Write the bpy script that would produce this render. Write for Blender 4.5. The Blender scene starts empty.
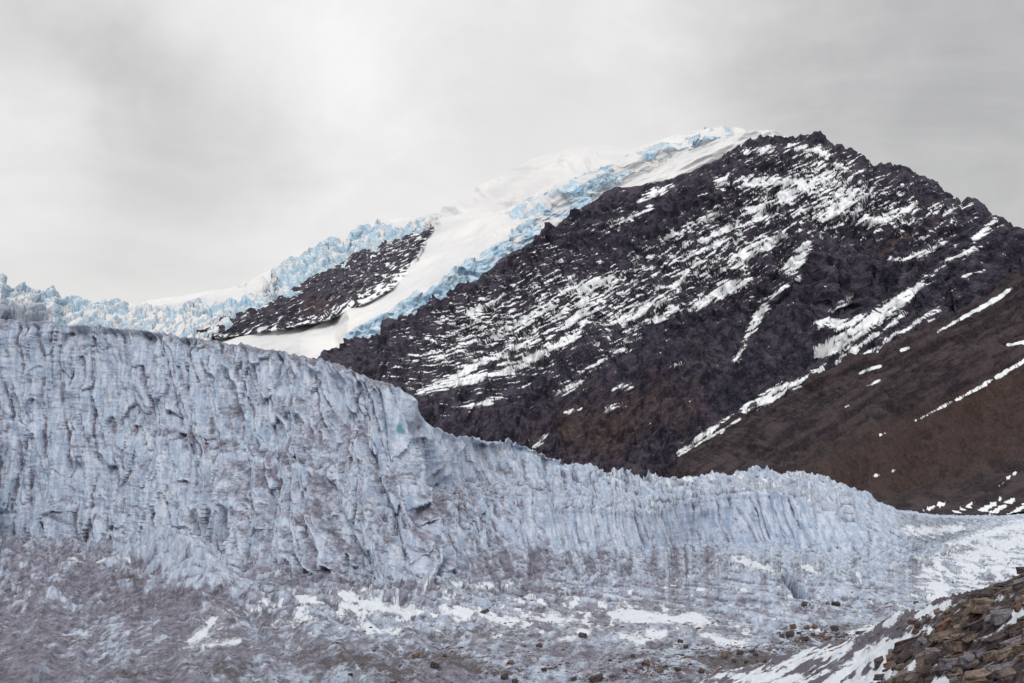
import bpy, bmesh, math, random
import numpy as np
from concurrent.futures import ThreadPoolExecutor
from mathutils import Vector, Matrix, Quaternion

scene = bpy.context.scene
COL = scene.collection
F = 1911.0                       # focal length in pixels of the 1024 wide frame
PITCH = math.atan((430 - 341.5) / F)
CP, SP = math.cos(PITCH), math.sin(PITCH)
f32 = np.float32

# ------------------------------------------------------------------ survey helpers
def world(px, py, D):
    """point at forward distance D seen along a sight line of the survey"""
    a = (px - 512.0) / F
    b = (341.5 - py) / F
    y = CP - b * SP
    z = SP + b * CP
    return a * D / y, D + 0 * a, z * D / y

def pixels(P):
    """survey coordinates of world points (the inverse of world())"""
    x, y, z = P[..., 0], P[..., 1], P[..., 2]
    d = y * CP + z * SP
    return 512 + F * x / d, 341.5 - F * (z * CP - y * SP) / d

def slope(py):
    b = (341.5 - py) / F
    return (SP + b * CP) / (CP - b * SP)

def dist_for(py, z):
    return z / slope(py)

# ------------------------------------------------------------------ vector noise
_rng = np.random.RandomState(7)
PERM = _rng.permutation(4096).astype(np.int32)
PERM = np.concatenate([PERM, PERM])
g = _rng.normal(size=(4096, 3)); g /= np.linalg.norm(g, axis=1)[:, None]
GRAD = g.astype(f32)
ang = _rng.uniform(0, 2 * np.pi, 4096)
GX, GY = np.cos(ang).astype(f32), np.sin(ang).astype(f32)
RND = _rng.uniform(0, 1, 4096).astype(f32)
POOL = ThreadPoolExecutor(4)

def _par(fn, *arrs):
    arrs = np.broadcast_arrays(*arrs)
    sh = arrs[0].shape
    fl = [np.ascontiguousarray(a, dtype=f32).ravel() for a in arrs]
    n = fl[0].size
    if n < 60000:
        return fn(*fl).reshape(sh)
    cuts = np.linspace(0, n, 17).astype(int)
    res = list(POOL.map(lambda i: fn(*[a[cuts[i]:cuts[i + 1]] for a in fl]), range(16)))
    return np.concatenate(res).reshape(sh)

def _h2(ix, iy, seed):
    return PERM[(PERM[(ix + seed * 131) & 4095] + iy) & 4095]

def _p2(seed):
    def fn(x, y):
        ix = np.floor(x).astype(np.int32); iy = np.floor(y).astype(np.int32)
        fx = x - ix; fy = y - iy
        u = fx * fx * fx * (fx * (fx * 6 - 15) + 10); v = fy * fy * fy * (fy * (fy * 6 - 15) + 10)
        def c(dx, dy):
            h = _h2(ix + dx, iy + dy, seed)
            return GX[h] * (fx - dx) + GY[h] * (fy - dy)
        a = c(0, 0); b = c(1, 0); cc = c(0, 1); d = c(1, 1)
        return ((a + (b - a) * u) * (1 - v) + (cc + (d - cc) * u) * v) * 1.5
    return fn

def noise(x, y, seed=0):
    """gradient noise about -1..1"""
    return _par(_p2(seed), x, y)

def fbm(x, y, octs=5, seed=0, gain=0.5, lac=2.03):
    s = 0; a = 1; t = 0
    for i in range(octs):
        s = s + a * noise(x * lac ** i + 17.3 * i, y * lac ** i - 9.1 * i, seed + i)
        t += a; a *= gain
    return s / t * 1.35

def billow(x, y, seed=0):
    return np.abs(noise(x, y, seed))

def ridged(x, y, octs=5, seed=0, gain=0.5):
    s = 0; a = 1; t = 0
    for i in range(octs):
        s = s + a * (1 - 2 * np.abs(noise(x * 2.03 ** i + 3.3 * i, y * 2.03 ** i, seed + i)))
        t += a; a *= gain
    return s / t

def worley(x, y, seed=0):
    """returns F1, F2-F1, cell value"""
    def fn_all(x, y):
        ix = np.floor(x).astype(np.int32); iy = np.floor(y).astype(np.int32)
        f1 = np.full(x.shape, 9, f32); f2 = np.full(x.shape, 9, f32); cv = np.zeros(x.shape, f32)
        for dx in (-1, 0, 1):
            for dy in (-1, 0, 1):
                h = _h2(ix + dx, iy + dy, seed)
                qx = ix + dx + RND[h] - x; qy = iy + dy + RND[(h + 777) & 4095] - y
                d = np.sqrt(qx * qx + qy * qy)
                m = d < f1
                f2 = np.where(m, f1, np.minimum(f2, d))
                cv = np.where(m, RND[(h + 1555) & 4095], cv)
                f1 = np.where(m, d, f1)
        return f1, f2 - f1, cv
    outs = {}
    sh = np.broadcast(x, y).shape
    X = np.broadcast_to(x, sh).ravel().astype(f32); Y = np.broadcast_to(y, sh).ravel().astype(f32)
    cuts = np.linspace(0, X.size, 17).astype(int)
    r = list(POOL.map(lambda i: fn_all(X[cuts[i]:cuts[i + 1]], Y[cuts[i]:cuts[i + 1]]), range(16)))
    return tuple(np.concatenate([q[k] for q in r]).reshape(sh) for k in range(3))

def facets(x, y, seed=0):
    """angular relief: every cell is a tilted plane with its own height"""
    def fn(x, y):
        ix = np.floor(x).astype(np.int32); iy = np.floor(y).astype(np.int32)
        f1 = np.full(x.shape, 9, f32); out = np.zeros(x.shape, f32)
        for dx in (-1, 0, 1):
            for dy in (-1, 0, 1):
                h = _h2(ix + dx, iy + dy, seed)
                qx = x - (ix + dx + RND[h]); qy = y - (iy + dy + RND[(h + 777) & 4095])
                d = np.abs(qx) * (.7 + .6 * RND[(h + 99) & 4095]) + np.abs(qy)
                m = d < f1
                out = np.where(m, (RND[(h + 1555) & 4095] - .5) + 1.1 * (GX[h] * qx + GY[h] * qy), out)
                f1 = np.where(m, d, f1)
        return out
    return _par(fn, x, y)

def sstep(a, b, x):
    t = np.clip((x - a) / (b - a), 0, 1)
    return t * t * (3 - 2 * t)

def blur1(a, k, axis):
    if k < 1: return a
    ker = np.hanning(2 * k + 3)[1:-1]; ker /= ker.sum()
    pad = [(0, 0)] * a.ndim; pad[axis] = (k, k)
    b = np.pad(a, pad, mode='edge')
    out = 0
    for i, w in enumerate(ker):
        sl = [slice(None)] * a.ndim; sl[axis] = slice(i, i + a.shape[axis])
        out = out + w * b[tuple(sl)]
    return out

# ------------------------------------------------------------------ sheets of terrain
def columns(x0, x1, step=0.75, lo=-24, hi=1044, coarse=4.0):
    parts = []
    if x0 < lo: parts.append(np.arange(x0, lo, coarse))
    parts.append(np.arange(max(x0, lo), min(x1, hi), step))
    if x1 > hi: parts.append(np.arange(hi, x1, coarse))
    return np.concatenate(parts)

class Sheet:
    """a landform surveyed as rails (far to near); each rail is a list of (px, py, D)"""
    def __init__(s, x0, x1, rails, rows, step=0.75, sx=3, sy=4, sd=None):
        s.cx = columns(x0, x1, step)
        PY, DD = [], []
        for r in rails:
            r = sorted(r)
            a = np.array(r, float)
            PY.append(blur1(np.interp(s.cx, a[:, 0], a[:, 1]), sx, 0))
            DD.append(blur1(np.interp(s.cx, a[:, 0], a[:, 2]), sd or sx * 4, 0))
        PY = np.array(PY); DD = np.array(DD)
        t = []
        for k, n in enumerate(rows):
            t.append(k + np.arange(n) / n)
        t = np.concatenate(t + [[len(rows)]])
        k = np.minimum(t.astype(int), len(rows) - 1); fr = (t - k)[:, None]
        py = PY[k] * (1 - fr) + PY[k + 1] * fr
        D = 1 / ((1 - fr) / DD[k] + fr / DD[k + 1])      # straight in space between rails
        s.PY = blur1(py, sy, 0); s.D = blur1(D, sy, 0)
        s.PX = np.broadcast_to(s.cx, s.PY.shape)
        s.t = np.broadcast_to(t[:, None], s.PY.shape)
        x, y, z = world(s.PX, s.PY, s.D)
        s.P = np.stack([x, y + 0 * x, z], -1)
        s.attrs = {}
    @property
    def x(s): return s.P[..., 0]
    @property
    def y(s): return s.P[..., 1]
    @property
    def z(s): return s.P[..., 2]
    def normal(s, k=0):
        P = s.P
        if k: P = blur1(blur1(P, k, 0), k, 1)
        du = np.gradient(P, axis=1); dv = np.gradient(P, axis=0)
        n = np.cross(du, dv); n /= np.maximum(np.linalg.norm(n, axis=-1, keepdims=True), 1e-9)
        sg = np.sign(-(n * P).sum(-1).mean())
        return n * sg
    def build(s, name, mat):
        R, C = s.PX.shape
        me = bpy.data.meshes.new(name)
        me.vertices.add(R * C)
        me.vertices.foreach_set('co', s.P.astype(f32).ravel())
        idx = np.arange(R * C, dtype=np.int32).reshape(R, C)
        q = np.stack([idx[:-1, :-1], idx[1:, :-1], idx[1:, 1:], idx[:-1, 1:]], -1).reshape(-1, 4)
        m = len(q)
        me.loops.add(m * 4); me.loops.foreach_set('vertex_index', q.ravel())
        me.polygons.add(m)
        me.polygons.foreach_set('loop_start', np.arange(0, m * 4, 4, dtype=np.int32))
        me.polygons.foreach_set('loop_total', np.full(m, 4, np.int32))
        me.update(calc_edges=True)
        me.polygons.foreach_set('use_smooth', np.ones(m, bool))
        for k, v in s.attrs.items():
            at = me.attributes.new(k, 'FLOAT', 'POINT')
            at.data.foreach_set('value', np.ascontiguousarray(v, dtype=f32).ravel())
        me.materials.append(mat)
        o = bpy.data.objects.new(name, me); COL.objects.link(o)
        o['kind'] = 'structure'
        return o

def streaks(PX, PY, lines, wmul=1.0):
    """signed fuzzy coverage of polylines [(x,y,w),...]; >0 inside, in pixels of width"""
    best = np.full(PX.shape, -9.0)
    for ln in lines:
        for (x0, y0, w0), (x1, y1, w1) in zip(ln[:-1], ln[1:]):
            lo, hi = min(y0, y1) - 14, max(y0, y1) + 14
            dx, dy = x1 - x0, y1 - y0; L2 = dx * dx + dy * dy
            m = (PX > min(x0, x1) - 16) & (PX < max(x0, x1) + 16) & (PY > lo) & (PY < hi)
            if not m.any(): continue
            X = PX[m]; Y = PY[m]
            t = np.clip(((X - x0) * dx + (Y - y0) * dy) / L2, 0, 1)
            d = np.hypot(X - x0 - t * dx, Y - y0 - t * dy)
            best[m] = np.maximum(best[m], (w0 + (w1 - w0) * t) * wmul - d)
    return best

def blob(PX, PY, x, y, rx, ry, rot=0):
    c, s_ = math.cos(math.radians(rot)), math.sin(math.radians(rot))
    u = ((PX - x) * c - (PY - y) * s_) / rx; v = ((PX - x) * s_ + (PY - y) * c) / ry
    return np.exp(-(u * u + v * v))

# ------------------------------------------------------------------ materials
def new_mat(name):
    m = bpy.data.materials.new(name); m.use_nodes = True
    nt = m.node_tree; nt.nodes.clear()
    out = nt.nodes.new('ShaderNodeOutputMaterial'); b = nt.nodes.new('ShaderNodeBsdfPrincipled')
    nt.links.new(b.outputs[0], out.inputs[0])
    return m, nt, b

class NT:
    def __init__(s, nt): s.nt = nt; s.co = nt.nodes.new('ShaderNodeTexCoord').outputs['Object']
    def link(s, a, b): s.nt.links.new(a, b)
    def val(s, sock, v):
        if hasattr(v, 'is_output'): s.link(v, sock)
        else: sock.default_value = v
    def math(s, op, a, b=0.0, clamp=False):
        n = s.nt.nodes.new('ShaderNodeMath'); n.operation = op; n.use_clamp = clamp
        s.val(n.inputs[0], a); s.val(n.inputs[1], b); return n.outputs[0]
    def noise(s, scale, detail=6, rough=.6, vec=None, dist=0.0):
        n = s.nt.nodes.new('ShaderNodeTexNoise'); n.inputs['Scale'].default_value = scale
        n.inputs['Detail'].default_value = detail; n.inputs['Roughness'].default_value = rough
        n.inputs['Distortion'].default_value = dist
        s.link(vec or s.co, n.inputs['Vector']); return n.outputs['Fac']
    def map(s, scale=(1, 1, 1), rot=(0, 0, 0), vec=None):
        n = s.nt.nodes.new('ShaderNodeMapping'); n.vector_type = 'TEXTURE'
        n.inputs['Scale'].default_value = tuple(1 / q for q in scale)
        n.inputs['Rotation'].default_value = rot
        s.link(vec or s.co, n.inputs['Vector']); return n.outputs[0]
    def attr(s, name):
        n = s.nt.nodes.new('ShaderNodeAttribute'); n.attribute_name = name; return n.outputs['Fac']
    def rng(s, v, a, b, smooth=True):
        n = s.nt.nodes.new('ShaderNodeMapRange')
        n.interpolation_type = 'SMOOTHSTEP' if smooth else 'LINEAR'
        s.val(n.inputs['Value'], v); n.inputs['From Min'].default_value = a; n.inputs['From Max'].default_value = b
        n.clamp = True
        return n.outputs['Result']
    def mix(s, f, a, b):
        n = s.nt.nodes.new('ShaderNodeMix'); n.data_type = 'RGBA'
        s.val(n.inputs['Factor'], f)
        for sock, v in ((n.inputs[6], a), (n.inputs[7], b)):
            if isinstance(v, tuple): sock.default_value = (*v, 1)
            else: s.link(v, sock)
        return n.outputs[2]
    def bump(s, h, strength, dist, normal=None):
        n = s.nt.nodes.new('ShaderNodeBump'); n.inputs['Strength'].default_value = strength
        n.inputs['Distance'].default_value = dist; s.link(h, n.inputs['Height'])
        if normal: s.link(normal, n.inputs['Normal'])
        return n.outputs[0]

SNOW = (0.84, 0.87, 0.90)

def mat_mountain():
    m, nt, b = new_mat('mountain_rock'); N = NT(nt)
    big = N.noise(0.012, 4); med = N.noise(0.08, 6, .65); fine = N.noise(0.5, 6, .7)
    rock = N.mix(N.rng(med, .40, .62), (0.015, 0.016, 0.038), (0.098, 0.084, 0.125))
    rust = N.mix(fine, (0.070, 0.046, 0.042), (0.17, 0.108, 0.09))
    r2 = N.rng(N.math('ADD', N.math('MULTIPLY', N.math('ADD', big, N.attr('rust')), .6), N.math('MULTIPLY', med, .4)), .62, .80)
    rock = N.mix(N.math('MULTIPLY', r2, .8), rock, rust)
    st = N.noise(0.22, 4, .6, N.map((1, 1, 5), (0, -math.radians(32), 0)))
    rock = N.mix(N.math('MULTIPLY', N.rng(st, .48, .68), .6), rock, (0.19, 0.155, 0.165))
    rock = N.mix(N.math('MULTIPLY', N.rng(fine, .35, .7), .45), rock, (0.020, 0.017, 0.024))
    st2 = N.noise(0.045, 5, .6, N.map((1, 1, 6), (0, -math.radians(32), 0)))
    rock = N.mix(N.math('MULTIPLY', N.rng(st2, .50, .66), .55), rock, (0.014, 0.015, 0.034))
    sf = N.math('ADD', N.attr('snow'), N.math('MULTIPLY', N.math('SUBTRACT', N.noise(0.6, 4, .65), .5), .55))
    sm = N.rng(sf, .44, .58)
    dust = N.math('MULTIPLY', N.rng(sf, .16, .5), N.math('MULTIPLY', N.rng(fine, .50, .68), .55))
    sm = N.math('MAXIMUM', sm, dust)
    c = N.mix(sm, rock, SNOW)
    nt.links.new(c, b.inputs['Base Color'])
    b.inputs['Roughness'].default_value = .85
    b.inputs['Specular IOR Level'].default_value = .25
    h = N.math('ADD', N.math('MULTIPLY', med, 2.5), N.math('ADD', fine, N.math('MULTIPLY', st, 1.2)))
    h = N.math('MULTIPLY', h, N.math('SUBTRACT', 1.0, N.math('MULTIPLY', sm, .85)))
    nt.links.new(N.bump(h, .8, 3.2), b.inputs['Normal'])
    return m

def mat_scree():
    m, nt, b = new_mat('scree'); N = NT(nt)
    big = N.noise(0.012, 5); med = N.noise(0.07, 6, .65); fine = N.noise(0.45, 5, .8)
    grain = N.noise(1.3, 3, .9)
    rot = N.map((1, 1, 6), (0, -math.radians(29), 0))
    st = N.noise(0.03, 6, .65, rot)
    c = N.mix(N.rng(st, .40, .60), (0.026, 0.021, 0.032), (0.118, 0.088, 0.098))
    rust = N.mix(fine, (0.055, 0.036, 0.032), (0.17, 0.105, 0.088))
    r = N.rng(N.math('ADD', N.math('MULTIPLY', big, .5), N.math('ADD', N.attr('rust'), N.math('MULTIPLY', st, .3))), .5, .95)
    c = N.mix(N.math('MULTIPLY', r, .8), c, rust)
    c = N.mix(N.math('MULTIPLY', N.rng(fine, .5, .7), .6), c, (0.19, 0.15, 0.145))
    c = N.mix(N.math('MULTIPLY', N.rng(grain, .5, .35), .6), c, (0.018, 0.014, 0.018))
    c = N.mix(N.math('MULTIPLY', N.rng(N.noise(.8, 3, .9), .58, .68), .6), c, (0.25, 0.195, 0.18))
    sf = N.math('ADD', N.attr('snow'), N.math('MULTIPLY', N.math('SUBTRACT', N.noise(0.9, 4, .65), .5), .35))
    sm = N.rng(sf, .42, .58)
    c = N.mix(sm, c, SNOW)
    nt.links.new(c, b.inputs['Base Color']); b.inputs['Roughness'].default_value = .9
    b.inputs['Specular IOR Level'].default_value = .2
    h = N.math('ADD', N.math('MULTIPLY', med, 2), N.math('ADD', fine, N.math('MULTIPLY', grain, .5)))
    h = N.math('MULTIPLY', h, N.math('SUBTRACT', 1.0, N.math('MULTIPLY', sm, .85)))
    nt.links.new(N.bump(h, 1.0, 3.5), b.inputs['Normal'])
    return m

def mat_farsnow():
    m, nt, b = new_mat('far_snow_and_ice'); N = NT(nt)
    med = N.noise(0.05, 6, .6); fine = N.noise(0.25, 6, .7)
    snow = N.mix(N.rng(N.noise(0.006, 4), .3, .7), (0.60, 0.61, 0.635), (0.73, 0.725, 0.72))
    ice = N.mix(N.rng(med, .35, .65), (0.40, 0.58, 0.74), (0.66, 0.76, 0.84))
    ice = N.mix(N.math('MULTIPLY', N.rng(fine, .50, .68), .7), ice, (0.12, 0.34, 0.52))  # dark blue mottling paints in the shade of ice crevices
    grime = N.mix(fine, (0.17, 0.18, 0.23), (0.36, 0.41, 0.50))
    f = N.rng(N.math('ADD', N.attr('ice'), N.math('MULTIPLY', N.math('SUBTRACT', fine, .5), .5)), .35, .65)
    c = N.mix(f, snow, ice)
    g = N.rng(N.math('ADD', N.attr('grime'), N.math('MULTIPLY', N.math('SUBTRACT', fine, .5), 1.0)), .4, .8)
    c = N.mix(g, c, grime)
    nt.links.new(c, b.inputs['Base Color']); b.inputs['Roughness'].default_value = .7
    b.inputs['Specular IOR Level'].default_value = .3
    h = N.math('MULTIPLY', N.math('ADD', med, N.math('MULTIPLY', fine, .6)), N.math('ADD', .08, f))
    nt.links.new(N.bump(h, .7, 4.0), b.inputs['Normal'])
    return m

def mat_glacier():
    m, nt, b = new_mat('glacier_ice'); N = NT(nt)
    fine = N.noise(2.2, 6, .7); med = N.noise(0.35, 6, .65)
    vert = N.noise(1.0, 5, .65, N.map((1.4, .4, .28), (0, math.radians(-4), 0)))
    band = N.noise(1.0, 5, .7, N.map((.10, .10, 1.9)))
    ice = N.mix(N.rng(vert, .35, .65), (0.35, 0.45, 0.61), (0.64, 0.71, 0.84))
    ice = N.mix(N.math('MULTIPLY', N.rng(med, .5, .75), .55), ice, (0.74, 0.78, 0.84))
    ice = N.mix(N.math('MULTIPLY', N.rng(band, .52, .70), .18), ice, (0.34, 0.39, 0.50))
    dirt = N.mix(N.rng(N.noise(1.1, 9, .78, N.map((1, .5, 1))), .38, .62), (0.040, 0.034, 0.050), (0.26, 0.24, 0.315))
    df = N.math('ADD', N.attr('dirt'), N.math('ADD', N.math('MULTIPLY', N.math('SUBTRACT', fine, .5), 1.9),
                N.math('MULTIPLY', N.math('SUBTRACT', band, .5), .2)))
    c = N.mix(N.math('MULTIPLY', N.rng(df, .05, 1.05), .92), ice, dirt)
    # teal pools of clear ice
    c = N.mix(N.math('MULTIPLY', N.attr('clear'), .85), c, (0.07, 0.24, 0.29))
    # snow patches
    sf = N.math('ADD', N.attr('snow'), N.math('MULTIPLY', N.math('SUBTRACT', N.noise(1.3, 5, .7), .5), .6))
    sm = N.rng(sf, .38, .66)
    c = N.mix(N.math('MULTIPLY', sm, .9), c, (0.66, 0.70, 0.77))
    # debris
    deb = N.noise(1.6, 8, .8, N.map((1, .35, 1)))
    dbf = N.rng(N.math('ADD', deb, N.math('MULTIPLY', N.attr('debris'), .30)), .70, .80)
    c = N.mix(N.math('MULTIPLY', dbf, .9), c, N.mix(fine, (0.028, 0.022, 0.028), (0.10, 0.072, 0.065)))
    nt.links.new(c, b.inputs['Base Color']); b.inputs['Roughness'].default_value = .6
    b.inputs['Specular IOR Level'].default_value = .35
    h = N.math('ADD', N.math('MULTIPLY', fine, .5), N.math('ADD', N.math('MULTIPLY', vert, .5), N.math('MULTIPLY', band, .15)))
    h = N.math('MULTIPLY', h, N.math('SUBTRACT', 1.0, N.math('MULTIPLY', sm, .7)))
    nt.links.new(N.bump(h, 1.0, .8), b.inputs['Normal'])
    return m

def mat_moraine():
    m, nt, b = new_mat('moraine_gravel'); N = NT(nt)
    fine = N.noise(7, 6, .8); med = N.noise(1.4, 6, .7)
    c = N.mix(N.rng(fine, .35, .65), (0.018, 0.014, 0.016), (0.10, 0.078, 0.078))  # gravel kept dark in the pile, painting shade into gaps between rocks
    c = N.mix(N.math('MULTIPLY', N.math('SUBTRACT', 1.0, N.attr('pile')), .75), c, N.mix(fine, (0.07, 0.062, 0.085), (0.27, 0.25, 0.31)))
    st = N.noise(1.0, 5, .7, N.map((.35, .5, 2.2), (0, math.radians(-25), 0)))
    sf = N.math('ADD', N.attr('snow'), N.math('ADD', N.math('MULTIPLY', N.math('SUBTRACT', N.noise(3, 5, .7), .5), .7),
            N.math('MULTIPLY', N.math('SUBTRACT', st, .5), 1.6)))
    sm = N.rng(sf, .40, .58)
    c = N.mix(sm, c, (0.62, 0.66, 0.73))
    nt.links.new(c, b.inputs['Base Color']); b.inputs['Roughness'].default_value = .85
    b.inputs['Specular IOR Level'].default_value = .25
    h = N.math('MULTIPLY', N.math('ADD', fine, med), N.math('SUBTRACT', 1.0, N.math('MULTIPLY', sm, .8)))
    nt.links.new(N.bump(h, .9, .12), b.inputs['Normal'])
    return m

def mat_rock(name, c0, c1, c2):
    m, nt, b = new_mat(name); N = NT(nt)
    fine = N.noise(9, 6, .75); med = N.noise(2.2, 5, .65)
    bed = N.noise(1.0, 4, .6, N.map((1.2, 1.2, 14)))
    c = N.mix(N.rng(med, .35, .65), c0, c1)
    c = N.mix(N.math('MULTIPLY', N.rng(fine, .45, .75), .6), c, c2)
    c = N.mix(N.math('MULTIPLY', N.rng(bed, .55, .7), .5), c, c0)
    nt.links.new(c, b.inputs['Base Color']); b.inputs['Roughness'].default_value = .85
    b.inputs['Specular IOR Level'].default_value = .25
    h = N.math('ADD', N.math('MULTIPLY', fine, .6), N.math('ADD', med, bed))
    nt.links.new(N.bump(h, .8, .06), b.inputs['Normal'])
    return m

M_MOUNT, M_SCREE, M_FAR, M_GLAC, M_MOR = mat_mountain(), mat_scree(), mat_farsnow(), mat_glacier(), mat_moraine()
ROCKMATS = {
    'brown': mat_rock('brown_rock', (0.075, 0.055, 0.048), (0.20, 0.15, 0.13), (0.30, 0.24, 0.21)),
    'grey': mat_rock('grey_rock', (0.075, 0.070, 0.085), (0.19, 0.175, 0.20), (0.28, 0.26, 0.29)),
    'dark': mat_rock('dark_rock', (0.028, 0.022, 0.024), (0.085, 0.065, 0.066), (0.15, 0.12, 0.12)),
    'rusty': mat_rock('rusty_rock', (0.07, 0.040, 0.030), (0.18, 0.105, 0.075), (0.28, 0.18, 0.13)),
    'tan': mat_rock('tan_rock', (0.10, 0.076, 0.058), (0.23, 0.18, 0.145), (0.33, 0.27, 0.22)),
}

# ================================================================== SNOW DOME behind
dome_top = [(330, 262), (380, 238), (430, 216), (455, 200), (480, 188), (505, 172), (530, 157), (555, 147), (580, 142), (610, 146),
            (625, 148), (660, 137), (680, 130), (700, 125), (722, 132), (770, 148), (830, 190), (900, 250), (1000, 320)]
s = Sheet(330, 1000, [
    [(x, y + 40, 6400) for x, y in dome_top],
    [(x, y, 5600) for x, y in dome_top],
    [(x, y + 30, 5200) for x, y in dome_top],
    [(x, y + 120, 4300) for x, y in dome_top],
    [(x, y + 260, 3900) for x, y in dome_top]], [20, 60, 110, 30], step=1.0, sy=8)
n = s.normal()
d = 34 * fbm(s.x / 420, s.z / 190, 5, 11) + 26 * sstep(0, .5, fbm((s.x - s.z * 1.2) / 300, (s.z + s.x * .7) / 120, 4, 15))
s.P = s.P + n * (d * sstep(.6, 1.6, s.t))[..., None]
s.attrs['ice'] = .12 + .35 * sstep(.2, .6, fbm(s.x / 260, s.z / 90, 4, 21)); s.attrs['grime'] = s.P[..., 0] * 0 - .5
dome = s.build('snow_dome', M_FAR)

# ================================================================== SNOW SLOPE with its ice cliff
lip = [(-60, 360), (0, 360), (130, 365), (225, 372), (300, 374), (334, 362), (345, 335), (380, 318), (410, 303), (440, 284), (470, 262), (500, 242),
       (530, 220), (560, 196), (600, 176), (640, 158), (700, 140), (740, 131), (768, 133), (800, 145), (900, 220)]
crest = [(-60, 318), (0, 312), (130, 308), (175, 298), (210, 292), (240, 284), (262, 275), (300, 262), (350, 238), (395, 226), (430, 221), (470, 212),
         (520, 203), (560, 184), (600, 167), (640, 152), (680, 141), (722, 131), (745, 128.5), (768, 132), (800, 143), (900, 215)]
def DR(x): return 2250 + (x - 100) * 1.15
s = Sheet(-60, 900, [
    [(x, y + 45, DR(x) + 900) for x, y in crest],
    [(x, y, DR(x) + 300 + 320 * max(0, min(1, (720 - x) / 320))) for x, y in crest],
    [(x, y, DR(x)) for x, y in lip],
    [(x, y + 30, DR(x) - 30) for x, y in lip],
    [(x, y + 120, DR(x) - 120) for x, y in lip]], [20, 130, 80, 20], step=0.75, sy=3)
n = s.normal(2)
ramp = s; ramp.PY0 = s.PY.copy(); ramp.D0 = s.D.copy()
lipy = np.interp(s.PX, *zip(*lip)); cry = np.interp(s.PX, *zip(*crest))
below = s.PY - lipy
cl = sstep(-5, 3, below)
# blue broken band on the upper ridge
up = blob(s.PX, s.PY, 668, 152, 32, 6, 24) + blob(s.PX, s.PY, 600, 186, 48, 13, 30) + blob(s.PX, s.PY, 556, 212, 30, 14, 35) \
   + blob(s.PX, s.PY, 705, 140, 30, 4, 20) + .9 * blob(s.PX, s.PY, 528, 212, 26, 8, 30) + .7 * blob(s.PX, s.PY, 500, 255, 24, 9, 30)
ice = np.clip(np.maximum(up * 1.0, cl * sstep(560, 520, s.PX) * .95), 0, 1)
ice = ice * (.25 + .75 * sstep(-.15, .25, fbm((s.x + s.z) / 60, (s.z - .5 * s.x) / 22, 4, 31) + .5 * cl * sstep(560, 500, s.PX)))
chunk = 8 * facets(s.x / 26 + .4 * noise(s.x / 30, s.z / 30, 3), s.z / 14, 5) + 3.5 * facets(s.x / 9, s.z / 7, 6)
folds = 16 * fbm((s.x + s.z) / 220, (s.z - .55 * s.x) / 38, 5, 33) + 5 * billow((s.x) / 60, (s.z - .55 * s.x) / 16, 34)
d = folds * (.75 + .25 * sstep(470, 560, s.PX)) * (1 - ice * .5) + ice * (chunk + 6 * ridged(s.x / 26, s.z / 26, 4, 35)) + 1.0 * fbm(s.x / 9, s.z / 9, 4, 36) * ice
s.P = s.P + n * (d * sstep(.7, 1.0, s.t))[..., None]
s.attrs['ice'] = ice * 1.15
s.attrs['grime'] = cl * sstep(500, 420, s.PX) * sstep(8, 30, below + 12 * fbm(s.x / 40, s.z / 30, 4, 37)) * .95 - .1
slope_o = s.build('snow_slope', M_FAR)

# ================================================================== ICEFALL on the left skyline
sky_l = [(-160, 280), (-60, 284), (-8, 276), (0, 274), (3, 286), (12, 288), (30, 285), (45, 291), (54, 287), (62, 298), (80, 297), (95, 300), (110, 299), (128, 304), (140, 303),
         (165, 298), (190, 294), (208, 291), (232, 288), (248, 279), (262, 275), (270, 286), (276, 268), (286, 259), (300, 258), (318, 246),
         (330, 237), (334, 236), (345, 240), (352, 228), (362, 224), (395, 219), (420, 216), (436, 213), (452, 212)]
bot_l = [(-160, 345), (0, 345), (60, 345), (200, 350), (215, 335), (250, 318), (290, 300), (330, 278), (370, 258), (410, 243), (436, 232), (452, 228)]
_slope = (ramp.cx, ramp.PY0, ramp.D0, ramp.t)
def on_slope(px, py, off=0.0):
    """distance of the snow slope along a sight line, less off metres"""
    c = int(np.argmin(np.abs(ramp.cx - px)))
    m = (ramp.t[:, c] >= 1.0) & (ramp.t[:, c] <= 2.0)
    return float(np.interp(py, ramp.PY0[m, c], ramp.D0[m, c])) - off
def DI(x, y, off=0.0):
    off = off - 150 * max(0.0, min(1.0, (x - 428) / 18.0))
    return on_slope(x, y, off)
s = Sheet(-160, 452, [
    [(x, y + 10, DI(x, y, -60)) for x, y in sky_l],
    [(x, y, DI(x, y, 30)) for x, y in sky_l],
    [(x, y + 12, DI(x, y + 12, 60)) for x, y in sky_l],
    [(x, y, DI(x, y, 30)) for x, y in bot_l],
    [(x, y + (30 if x < 200 else 5), DI(x, y + 5, -50)) for x, y in bot_l]], [14, 30, 70, 12], step=0.7, sx=1, sy=2)
n = s.normal(2)
k = s.y / 1911.0     # metres per pixel there
X, Z = s.x, s.z
wx = noise(X / 20, Z / 14, 41) * .5
w1, w2, wc = worley(X / 19 + wx, Z / 13 + wx, 42)
v1, v2, vc = worley(X / 7 + wx, Z / 6.5, 43)
smooth_top = sstep(.35, .8, blob(s.PX, s.PY, 185, 300, 62, 8, 8) + blob(s.PX, s.PY, 405, 221, 40, 5, 12) + blob(s.PX, s.PY, 232, 297, 26, 8, 10) + .8 * blob(s.PX, s.PY, 262, 281, 12, 6))
rough = 1 - smooth_top * .9
d = rough * (11 * (wc - .45) + 4 * (vc - .5) - 7 * sstep(.16, 0, w2) + 6 * facets(X / 22, Z / 12, 49) + 3 * fbm(X / 6, Z / 9, 4, 44)) + 7 * fbm(X / 40, Z / 30, 3, 45)
rough = rough * sstep(440, 418, s.PX)
d = d * sstep(446, 425, s.PX)
d = np.minimum(d, 26) + 3
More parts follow.
